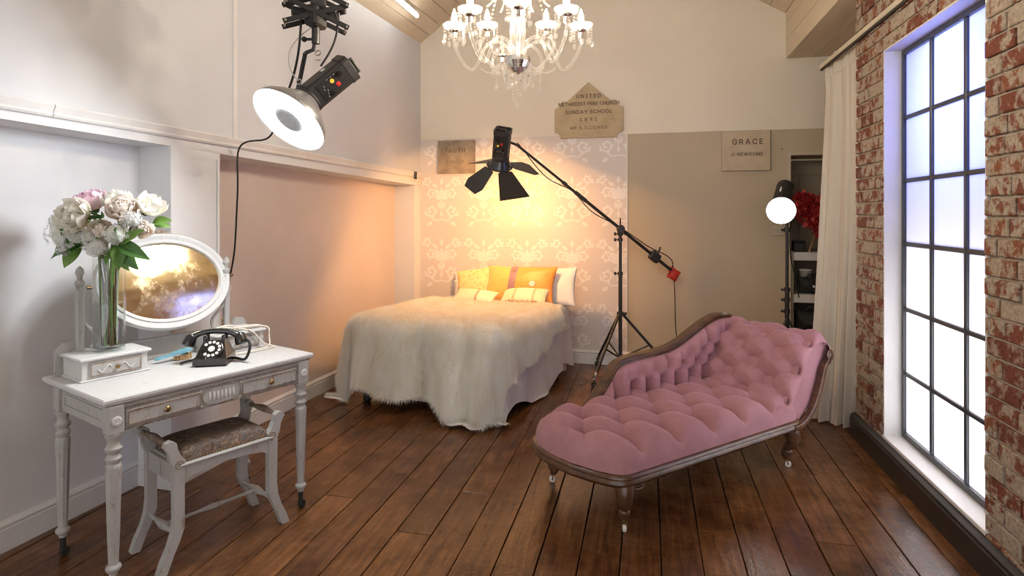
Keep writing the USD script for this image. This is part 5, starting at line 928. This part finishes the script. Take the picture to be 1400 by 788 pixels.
# barn door head
BH_ = np.array([-1.168, 4.708, 1.79]); bdn = cam_dir(-.09, -.86, -.50)
st2 = thing('barn_door_light', 'black studio lamp with open barn doors glowing orange above the bed', 'studio light', BH_)
T2 = strobe(st2, -bdn * .06, -bdn * 1.0, cam_dir(-.1, .30, .95), .25, .12, .125)
part(st2, 'tilt_bracket', tube([HE - BH_, np.array(HE - BH_) * .55 + (0, 0, .10), -bdn * .16 + RGT * .06], .011, 10), black_m, 30)
Tb = axis_to(bdn, (0, 0, 0), (0, 1, 0))
part(st2, 'reflector', xf(lathe([(.055, -.07), (.062, -.07), (.075, -.045), (.098, .0), (.102, .012), (.098, .012), (.072, -.042), (.055, -.066)], 40), Tb), black_gloss, 30)
part(st2, 'reflector_lining', xf(lathe([(.056, -.062), (.072, -.04), (.096, .004)], 40, None, False), Tb), pm('gold_lining', (.85, .55, .2), rough=.4, metal=.8), 30)
part(st2, 'glowing_gel', xf(TM(lathe([(0, -.004), (.088, -.004)], 36).vertices, lathe([(0, -.004), (.088, -.004)], 36).faces), Tb), emit('barn_glow', (1.0, .49, .17), BARN_L), False, 'orange glowing gel')
part(st2, 'door_ring', xf(torus(.103, .006, 40, 8), Tb), black_m, 35)
for k in range(4): part(st2, 'ring_clip', xf(rbox(.008, .012, .03, .002, (.101 * math.cos(k * 1.57 + .4), .101 * math.sin(k * 1.57 + .4), .004)), Tb), chrome, 30, 'bright metal clip')
R3 = Tb[:3, :3]
def door(ang, tilt, w0, w1, ln, red=False):
    # hinged at the ring; local x outwards, z along the beam
    a = math.radians(ang); rad = R3 @ np.array([math.cos(a), math.sin(a), 0]); tan = R3 @ np.array([-math.sin(a), math.cos(a), 0]); t = math.radians(tilt); out = rad * math.cos(t) + bdn * math.sin(t)
    pl = Polygon([(0, -w0 / 2), (ln * .72, -w1 / 2), (ln, -w1 * .36), (ln, w1 * .36), (ln * .72, w1 / 2), (0, w0 / 2)]) if red else Polygon([(0, -w0 / 2), (ln, -w1 / 2), (ln, w1 / 2), (0, w0 / 2)])
    d_ = part(st2, 'barn_door', ext(pl, .003, rad * .104 + bdn * .012, out, tan), black_m, False)
    part(d_, 'hinge', tube([rad * .104 + bdn * .012 - tan * w0 * .4, rad * .104 + bdn * .012 + tan * w0 * .4], .004, 8), black_m, 30)
vang = math.degrees(math.atan2(*(R3.T @ (-FWD))[[1, 0]])); rang = math.degrees(math.atan2(*(R3.T @ RGT)[[1, 0]])); sgn = 1 if ((rang - vang + 540) % 360 - 180) > 0 else -1
door(vang + sgn * 28, 30, .12, .26, .25); door(vang - sgn * 52, 40, .12, .22, .23, True); door(vang + sgn * 118, 16, .12, .25, .23, True); door(vang - sgn * 142, 22, .12, .23, .20)

# --- bare reflector head on a stand by the doorway
S3 = np.array([1.073, 5.063, 0]); s3 = thing('slim_light_stand', 'slim black lighting stand behind the head of the chaise longue', 'light stand', S3)
part(s3, 'column', cat([cyl((0, 0, .12), (0, 0, .80), .0165, 14), cyl((0, 0, .78), (0, 0, 1.36), .013, 14)]), black_m, 30)
for z in (.80, .72, .63, 1.27): part(s3, 'collar', mv(lathe([(.012, -.018), (.024, -.015), (.024, .015), (.012, .018)], 18), 0, 0, z), black_p, 30); part(s3, 'clamp_knob', cat([cyl((0, 0, z), -RGT * .035 + (0, 0, z), .005, 8), ball(.011, -RGT * .038 + (0, 0, z), 2)]), black_p, 30)
for a in (100, 220, 340): a = math.radians(a); part(s3, 'leg', tube([(0, 0, .58), (.30 * math.cos(a), .30 * math.sin(a), .012)], .0105, 10), black_m, 30); part(s3, 'brace', tube([(0, 0, .22), (.16 * math.cos(a), .16 * math.sin(a), .28)], .007, 8), black_m, 30)
HP3 = np.array([1.022, 5.03, 1.425]); n3 = cam_dir(-.36, -.24, .90); st3 = thing('reflector_lamp', 'black studio lamp with a bright round white reflector beside the doorway', 'studio light', HP3)
T3 = axis_to(n3); part(st3, 'reflector', xf(lathe([(.055, -.075), (.062, -.075), (.085, -.04), (.108, .006), (.111, .014), (.106, .014), (.082, -.038), (.056, -.070)], 44), T3), grey_refl, 30, 'silver reflector')
part(st3, 'glowing_face', xf(lathe([(0, .004), (.102, .004)], 40), T3), emit('snoot_glow', (1.0, .96, .92), SNOOT_L), False, 'white glowing face')
part(st3, 'lamp_body', xf(lathe([(.05, .0), (.062, .004), (.066, .02), (.066, .21), (.060, .232), (.045, .24), (0, .24)], 30), axis_to(cam_dir(.42, .70, -.55), -n3 * .075 + cam_dir(.1, .3, -.2) * .03)), black_p, 35)
part(st3, 'body_label', xf(rbox(.012, .002, .05, .0008), trimesh.transformations.translation_matrix(-n3 * .03 + np.array([0, 0, .16]) + RGT * .0) @ axis_to(cam_dir(.42, .70, -.55))), white_print, False)
part(st3, 'tilt_bracket', tube([(S3 - HP3) * (1, 1, 0) + (0, 0, -.07), (S3 - HP3) * (1, 1, 0) + (0, 0, .02), -n3 * .09 + RGT * .07 + (0, 0, .03), -n3 * .09 + (0, 0, .03)], .010, 10), black_m, 30)
c3 = thing('lamp_cable', 'black cable drooping from the reflector lamp across the doorway shelves', 'cable', HP3); part(c3, 'cable', tube(smooth([-n3 * .12 + RGT * .06 + (0, 0, .06), (S3 - HP3) * (1, 1, 0) + RGT * .04 + (0, .06, -.10), RGT * .10 + (0, .12, -.32), RGT * .16 + (0, .2, -.55), RGT * .20 + (0, .24, -.72)], 40), .0045, 8), black_rub, True)

# --- ceiling strip lamp on the left slope
sd_ = np.array([1.0, 0, .745]) / math.hypot(1, .745); sn = np.array([.745, 0, -1.0]) / math.hypot(1, .745)
P_s = np.array([-2.04, 4.45, 3.21]); stp = thing('strip_light', 'slim white fluorescent strip light on the left ceiling slope', 'strip light', P_s); Ts = np.eye(4); Ts[:3, 0], Ts[:3, 1], Ts[:3, 2] = sd_, (0, -1, 0), -(-sn)
part(stp, 'batten', xf(rbox(.045, 1.18, .03, .004, (0, 0, -.012 + .02)), Ts), trim_w, 30); part(stp, 'tube_diffuser', xf(tube([(0, -.58, .045), (0, .58, .045)], .019, 16), Ts), emit('strip_glow', (1.0, .97, .90), STRIP_L), True, 'glowing strip diffuser')

# ------------------------------------------------------------------ chandelier
CH = np.array([-.583, 2.69, 2.10]); chd = thing('chandelier', 'glass chandelier with lit candle bulbs and crystal drops hanging before the back wall', 'chandelier', CH)
chrome_d = chrome; zr = 4.222 - .584 * (CH[0] + .68) - CH[2] - .02
part(chd, 'stem', lathe([(0, -.02), (.03, -.015), (.045, .0), (.02, .02), (.014, .04), (.022, .055), (.034, .09), (.038, .14), (.030, .20), (.022, .235), (.05, .262), (.062, .270), (.05, .278), (.02, .284), (.018, .34), (.028, .37), (.028, .43), (.016, .46), (.012, .52)], 20), crystal, True, 'turned glass stem')
part(chd, 'hub', lathe([(0, -.060), (.018, -.052), (.045, -.03), (.060, -.002), (.058, .02), (.03, .028), (0, .03)], 14), chrome, False, 'faceted chrome hub')
part(chd, 'hanging_rod', cyl((0, 0, .52), (0, 0, zr - .02), .005, 10), chrome, 30); part(chd, 'ceiling_rose', mv(lathe([(.05, .0), (.05, -.01), (.02, -.04), (0, -.04)], 20), 0, 0, zr), chrome, 30)
part(chd, 'upper_crown', mv(lathe([(.02, .50), (.06, .515), (.085, .535), (.088, .538), (.06, .522), (.02, .51)], 20), 0, 0, 0), crystal, True)
bulb_m = emit('bulb_glow', (1.0, .86, .66), BULB_L)
bulbp = [(.006, 0), (.009, .006), (.0125, .018), (.012, .028), (.0085, .042), (.0045, .054), (.0015, .062), (0, .064)]
gem = trimesh.creation.icosphere(0, 1.0)
def drop(ln): g = gem.copy(); g.apply_scale((.0095, .0095, .017)); return g
def strand(P0, P1, sag, n, r):
    t = np.linspace(0, 1, n); P = np.outer(1 - t, P0) + np.outer(t, P1); P[:, 2] -= sag * 4 * t * (1 - t); return [ball(r, p, 0) for p in P]
arms = [(0, .292, .145), (45, .292, .150), (90, .292, .150), (135, .29, .150), (180, .292, .145), (228, .22, .20), (255, .295, .105), (312, .21, .20)]
rg = np.random.default_rng(8)
for ai, (deg, R_, zc_) in enumerate(arms):
    a = math.radians(deg); d_ = RGT * math.cos(a) - FWD * math.sin(a); up = np.array([0, 0, 1.0]); cup = d_ * R_ + up * zc_
    am = part(chd, 'arm', tube(smooth([d_ * .03 + up * .02, d_ * .07 + up * .085, d_ * .12 + up * .09, d_ * .18 + up * (.0), d_ * (R_ - .09) + up * (-.035), d_ * (R_ - .02) + up * .03, cup - up * .03], 30), .0075, 10), crystal, True, 'curved glass arm')
    part(am, 'cup_socket', mv(lathe([(.010, -.036), (.014, -.034), (.012, -.012), (.026, -.004), (.026, .0), (0, .0)], 16), *cup), chrome, 30)
    part(am, 'drip_dish', mv(lathe([(.010, .0), (.030, .001), (.044, .010), (.052, .024), (.054, .026), (.047, .014), (.03, .005), (.010, .004)], 22, lambda z, t: 1 + .04 * np.cos(10 * t)), *cup), crystal, True)
    part(am, 'candle_sleeve', mv(lathe([(.011, .002), (.011, .030), (.0075, .034), (0, .034)], 14), *cup), brass, 30)
    if ai != 6: part(am, 'candle_bulb', mv(lathe(bulbp, 14), *(cup + up * .034)), bulb_m, True, 'glowing candle bulb')
    else: part(am, 'candle_bulb', mv(lathe(bulbp, 14), *(cup + up * .034)), crystal, True, 'unlit clear candle bulb')
    ms = []
    for k in range(8):
        b = k * math.pi / 4 + ai; q = cup + np.array([.048 * math.cos(b), .048 * math.sin(b), .018]); n_ = 3 + int(rg.integers(0, 3))
        for j in range(n_): ms.append(mv(gem.copy().apply_scale(.0048), *(q - up * (.013 * j + .006))))
        ms.append(mv(drop(1), *(q - up * (.013 * n_ + .018))))
    part(am, 'crystal_drops', cat(ms), crystal, False, kind='stuff')
    part(chd, 'bead_chain', cat(strand(d_ * .05 + up * .53, d_ * (R_ - .10) + up * (zc_ + .06) if ai % 2 else d_ * R_ * .62 + up * .05, .06, 26, .0058)), crystal, False, kind='stuff')
    part(chd, 'bead_chain', cat(strand(d_ * .055 + up * .0, d_ * (R_ - .12) + up * (-.03), .035, 14, .005)), crystal, False, kind='stuff')
ms = []
for k in range(16):
    a = k * math.pi / 8; q = np.array([.058 * math.cos(a), .058 * math.sin(a), -.01]); n_ = 4 + k % 4
    for j in range(n_): ms.append(mv(gem.copy().apply_scale(.005), *(q - np.array([0, 0, .013 * j]))))
    ms.append(mv(drop(1), *(q - np.array([0, 0, .013 * n_ + .012]))))
for deg, r, z in ((200, .10, -.09), (250, .06, -.16), (285, .05, -.13), (330, .12, -.10), (20, .11, -.08), (60, .06, -.11), (110, .09, -.07), (150, .13, -.06), (300, .15, -.07), (230, .16, -.08), (265, .03, -.185)):
    a = math.radians(deg); d_ = RGT * math.cos(a) - FWD * math.sin(a); top = d_ * r; n_ = int((-z) / .016)
    for j in range(n_): ms.append(mv(gem.copy().apply_scale(.0052), *(top + np.array([0, 0, -.012 - .016 * j]))))
    ms.append(mv(drop(1), *(top + np.array([0, 0, z - .012]))))
part(chd, 'hub_drops', cat(ms), crystal, False, kind='stuff'); part(chd, 'bottom_drop', mv(ball(.018, sub=1, sc=(1, 1, 1.1)), 0, 0, -.085), crystal, False)

# ------------------------------------------------------------------ stone plaques
def stone(name, c, c2): return pm(name, c, c2, 9, .85, .25, 60, lo=.38, hi=.62)
stone_a, stone_b, stone_c = stone('buff_stone', (.50, .40, .25), (.44, .345, .215)), stone('weathered_stone', (.36, .29, .205), (.24, .19, .14)), stone('pale_buff_stone', (.56, .47, .34), (.50, .405, .285))
ink = pm('incised_letter', (.15, .11, .075), rough=.9); ink2 = pm('worn_letter', (.25, .19, .13), (.17, .13, .09), 30, .9)
def plaque(label, poly, x, z, th, mat, lines, lettering):
    p = thing('stone_plaque', label, 'plaque', (x, YB, z)); part(p, 'slab', ypoly(poly, -th, -.001), mat, False)
    for txt, cx, cz, h, mt, sp in lines:
        m = meshkit.text_mesh(txt, h, .0022, True) if not sp else None
        if sp:
            ms, cur = [], 0
            for chx in txt:
                if chx == ' ': cur += h * .45; continue
                g = meshkit.text_mesh(chx, h, .0022, True); g.apply_translation((cur - g.bounds[0][0], 0, 0)); cur = g.bounds[1][0] + h * sp; ms.append(g)
            m = cat(ms)
        w = m.bounds[1][0] + m.bounds[0][0]; m.apply_translation((-w / 2, 0, 0)); m.apply_transform(basis((cx, -th - .0008, cz), (1, 0, 0), (0, 0, 1))); part(p, 'lettering', m, mt, False, 'engraved line reading ' + txt if False else None)
    return p
def notch(w, h, peak):
    r = .055; base = Polygon([(-w / 2, 0), (w / 2, 0), (w / 2, h), (w / 2 - .065, h), (w / 2 - .065, h + .035), (.20, h + .035), (0, peak), (-.20, h + .035), (-w / 2 + .065, h + .035), (-w / 2 + .065, h), (-w / 2, h)])
    for cx, cz, rr in ((-w / 2, 0, r), (w / 2, 0, r), (-w / 2, h + .035, .064), (w / 2, h + .035, .064)): base = base.difference(Point(cx, cz).buffer(rr, 12))
    return np.array(base.exterior.coords)[:-1]
plaque('gabled stone plaque reading UNITED METHODIST FREE CHURCH SUNDAY SCHOOL', notch(.635, .305, .515), -.532, 2.106, .03, stone_a, [('UNITED', 0, .368, .034, ink, .42), ('METHODIST FREE CHURCH', 0, .298, .031, ink, .11), ('SUNDAY SCHOOL', .0, .222, .033, ink, .22), ('1891', -.0, .152, .033, ink2, .7), ('MR S.ILLCARD', 0, .078, .028, ink2, .36)], None)
plaque('square weathered stone plaque reading TRUTH at the left of the wallpaper', [(-.187, 0), (.187, 0), (.187, .325), (-.187, .325)], -1.82, 1.79, .028, stone_b, [('TRUTH', -.012, .205, .038, ink, .36), ('J. PILLIS', -.01, .105, .022, ink2, .42)], None)
plaque('pale square stone plaque reading GRACE on the beige wall', [(-.20, 0), (.20, 0), (.20, .35), (-.20, .35)], .842, 1.777, .028, stone_c, [('GRACE', .015, .23, .046, ink, .34), ('J. NEWSOME', .01, .13, .027, ink, .26)], None)

# ------------------------------------------------------------------ smaller wall things
sw = thing('light_switch', 'beige double light switch on the wall beside the doorway', 'switch', (1.11, YB, 1.25)); part(sw, 'plate', bx(-.045, .045, -.008, .005, -.043, .043, .003), pm('beige_plastic', (.50, .44, .35), rough=.45), 30)
for x in (-.015, .015): part(sw, 'rocker', bx(x - .008, x + .008, -.013, -.008, -.015, .015, .002), pm('beige_rocker_%d' % (x > 0), (.53, .47, .38), rough=.4), 30)
hk = thing('wall_clip', 'small black forked clip on the rail near the back corner', 'clip', L(.19, .03, rtop(.19) - .012), math.degrees(math.atan2(LN[1], LN[0])))
part(hk, 'clip_plate', bx(-.002, .012, -.022, .022, -.012, .018, .003), black_m, 30); [part(hk, 'prong', bx(.0, .010, y - .007, y + .007, -.055, -.010, .002), black_m, 30) for y in (-.015, .015)]
nl = thing('wall_screw', 'tiny dark screw head on the beige wall right of the GRACE plaque', 'screw', (1.145, YB, 1.96)); part(nl, 'screw_head', xf(lathe([(0, 0), (.006, 0), (.005, .004), (0, .005)], 12), basis((0, 0, 0), (1, 0, 0), (0, 0, 1))), black_m, 30)
ctk = thing('curtain_track', 'pale curtain track fixed along the top of the brick wall', 'curtain track', (WX, 3.6, 2.497)); part(ctk, 'track', bx(-.026, .004, -2.4, 1.28, -.016, .016, .003), pm('pale_track', (.62, .55, .44), rough=.5), 30); part(ctk, 'glider_channel', bx(-.020, -.006, -2.4, 1.28, -.028, -.015, .001), gap_dark, False)
# curtain: gathered cloth from the track, swept forward at the floor
na, nh = 260, 90; A_, Hh = np.meshgrid(np.linspace(0, 1, na), np.linspace(0, 1, nh), indexing='ij')
top = np.array([1.268, 4.80]); top2 = np.array([1.305, 4.175]); bot = np.array([1.02, 4.36]); bot2 = np.array([1.30, 4.175])
k = Hh ** 1.25; bx0 = top[0] + (bot[0] - top[0]) * k; by0 = top[1] + (bot[1] - top[1]) * k; bx1 = top2[0] + (bot2[0] - top2[0]) * k; by1 = top2[1] + (bot2[1] - top2[1]) * k
cx_, cy_ = bx0 + (bx1 - bx0) * A_, by0 + (by1 - by0) * A_; tx, ty = bx1 - bx0, by1 - by0; tl = np.hypot(tx, ty); nxv, nyv = ty / tl, -tx / tl
sg = np.where(nxv > 0, -1, 1); ph_ = A_ * 2 * np.pi * 4.2 + .5 * np.sin(A_ * 9); fold = (np.sin(ph_) * .6 + .4 * np.sin(ph_ * 1.63 + 1.2)) * (.020 + .022 * Hh) * (1 + .3 * np.sin(Hh * 5 + A_ * 4)) - .035 - .02 * Hh
fold += .012 * np.sin(ph_ * 2.1) * np.exp(-((Hh - .045) / .03) ** 2)
X_ = cx_ + sg * nxv * -1 * fold * -1 * -1; Y_ = cy_ + sg * nyv * fold; X_ = cx_ + sg * nxv * -fold * -1
X_ = np.minimum(X_, 1.32); Z_ = 2.535 + (.012 - 2.535) * Hh + .012 * np.sin(ph_) * (Hh < .02)
m = TM(np.stack([X_, Y_, Z_], -1).reshape(-1, 3), grid_faces(na, nh)); cur = thing('curtain', 'long gathered cream muslin curtain hanging beside the brick wall', 'curtain'); part(cur, 'cloth', m, muslin, True)
hdr = TM(np.stack([X_[:, 4] - .002, Y_[:, 4], Z_[:, 4]], -1), np.zeros((0, 3))); part(cur, 'heading_tape', tube(np.stack([X_[:, 5], Y_[:, 5], Z_[:, 5]], -1), .004, 6), muslin, True)

# ------------------------------------------------------------------ doorway shelves and what stands on them
su = thing('shelf_unit', 'white open shelf unit standing in the doorway', 'shelf', (1.56, YB + .17, 0))
for x in (-.325, .325): part(su, 'side_panel', bx(x - .012, x + .012, -.13, .13, 0, 1.07, .002), beige_w, False)
for z in (.30, .658, 1.026): part(su, 'shelf_board', bx(-.313, .313, -.135, .13, z - .036, z + .036, .003), trim_w, False)
part(su, 'back_panel', bx(-.313, .313, .125, .13, 0, 1.06, .001), pm('dim_brown_board', (.16, .13, .11), rough=.8), False)
top_z = 1.0625; hx, hy_ = 1.435, YB + .055
hrt = thing('heart_ornament', 'fluffy red heart on a small wooden stand in the doorway', 'ornament', (hx, hy_, top_z))
t = np.linspace(0, 2 * np.pi, 80, endpoint=False); hp2 = np.stack([16 * np.sin(t) ** 3, 13 * np.cos(t) - 5 * np.cos(2 * t) - 2 * np.cos(3 * t) - np.cos(4 * t)], 1) / 16 * .205; hpol2 = Polygon(hp2); part(hrt, 'heart_core', ext(hpol2.buffer(-.03), .05, (0, .025, .36), (1, 0, 0), (0, 0, 1)), pm('red_core', (.35, .02, .025), rough=.8), 30)
rg = np.random.default_rng(12); ms = [[], [], []]
pm_ = leaf_mesh(.055, .020, .3, 5)
while sum(map(len, ms)) < 620:
    q = rg.uniform(-.21, .21, 2)
    if hpol2.contains(Point(q)):
        e_ = Point(q).distance(hpol2.exterior); yy = -.015 - .055 * math.sqrt(min(e_ / .09, 1)); d_ = np.array([rg.normal(0, .8), -.75, rg.normal(0, .8)]) + np.array([q[0], 0, q[1]]) * 3; ms[rg.integers(3)].append(orient(pm_, (q[0], yy + rg.uniform(0, .03), .36 + q[1]), d_, rg.normal(size=3)))
for i, c in enumerate([(.62, .04, .045), (.80, .13, .10), (.48, .02, .03)]): part(hrt, 'petal_tufts', cat(ms[i]), pm('red_tuft_%d' % i, c, tuple(x * .8 for x in c), 60, .6), True, kind='stuff')
for s in (-1, 1): part(hrt, 'stand_leg', tube([(s * .008, 0, .17), (s * .06, .01, .0)], .010, 8), wood_lt, 30, 'pale wooden leg')
bal = thing('balloon', 'round white balloon peeping out behind the edge of the curtain', 'balloon', (1.66, YB + .22, 1.39)); part(bal, 'skin', lathe([(0, .14)] + [(.13 * math.sin(a), .01 + .13 * math.cos(a)) for a in np.linspace(.15, 2.7, 26)] + [(.02, -.13), (.008, -.15), (.016, -.162), (0, -.162)], 36), pm('white_balloon', (.66, .64, .60), rough=.35), True); part(bal, 'stick', cyl((0, 0, -.325), (0, 0, -.15), .004, 8), trim_w, 30)
def bag(label, x, z, w, h, dep, seed, name='equipment_bag', cat__='bag'):
    b = thing(name, label, cat__, (x, YB + .13, z)); m, _ = pillow(w, h, dep, .05, 22, .5, seed); m.apply_transform(basis((0, 0, h / 2 * .93), (1, 0, 0), (0, 0, 1))); part(b, 'body', m, black_rub, True); part(b, 'strap', tube(smooth([(-w * .3, -.02, h * .8), (-w * .1, -.04, h * 1.15), (w * .15, -.03, h * 1.1), (w * .3, -.02, h * .75)], 20), .008, 8), black_p, True); return b
b1 = bag('black equipment bag with a white tag on the middle shelf', 1.43, .695, .27, .15, .16, 2); part(b1, 'tag', rbox(.018, .003, .022, .001, (-.02, -.083, .07)), white_print, False, 'white paper tag')
bag('large black bag slumped on the lowest shelf in the doorway', 1.45, .337, .36, .22, .20, 4)
bxk = thing('black_case', 'small black case beside the heart stand on the top shelf', 'case', (1.30, YB + .13, top_z)); part(bxk, 'case_body', rbox(.10, .12, .085, .01, (0, 0, .0425)), black_p, 30); part(bxk, 'case_lid', rbox(.104, .124, .014, .004, (0, 0, .090)), black_m, 30)
gls = thing('clear_tub', 'clear plastic tub on top of the black bag on the middle shelf', 'tub', (1.37, YB + .16, .835)); part(gls, 'tub_wall', lathe([(0, 0), (.045, 0), (.05, .06), (.047, .06), (.043, .004), (0, .004)], 20), clear('clear_plastic', (.9, .9, .9), .35), 30); part(gls, 'tub_lid', mv(lathe([(0, 0), (.053, 0), (.053, .01), (0, .012)], 20), 0, 0, .06), white_print, 30)
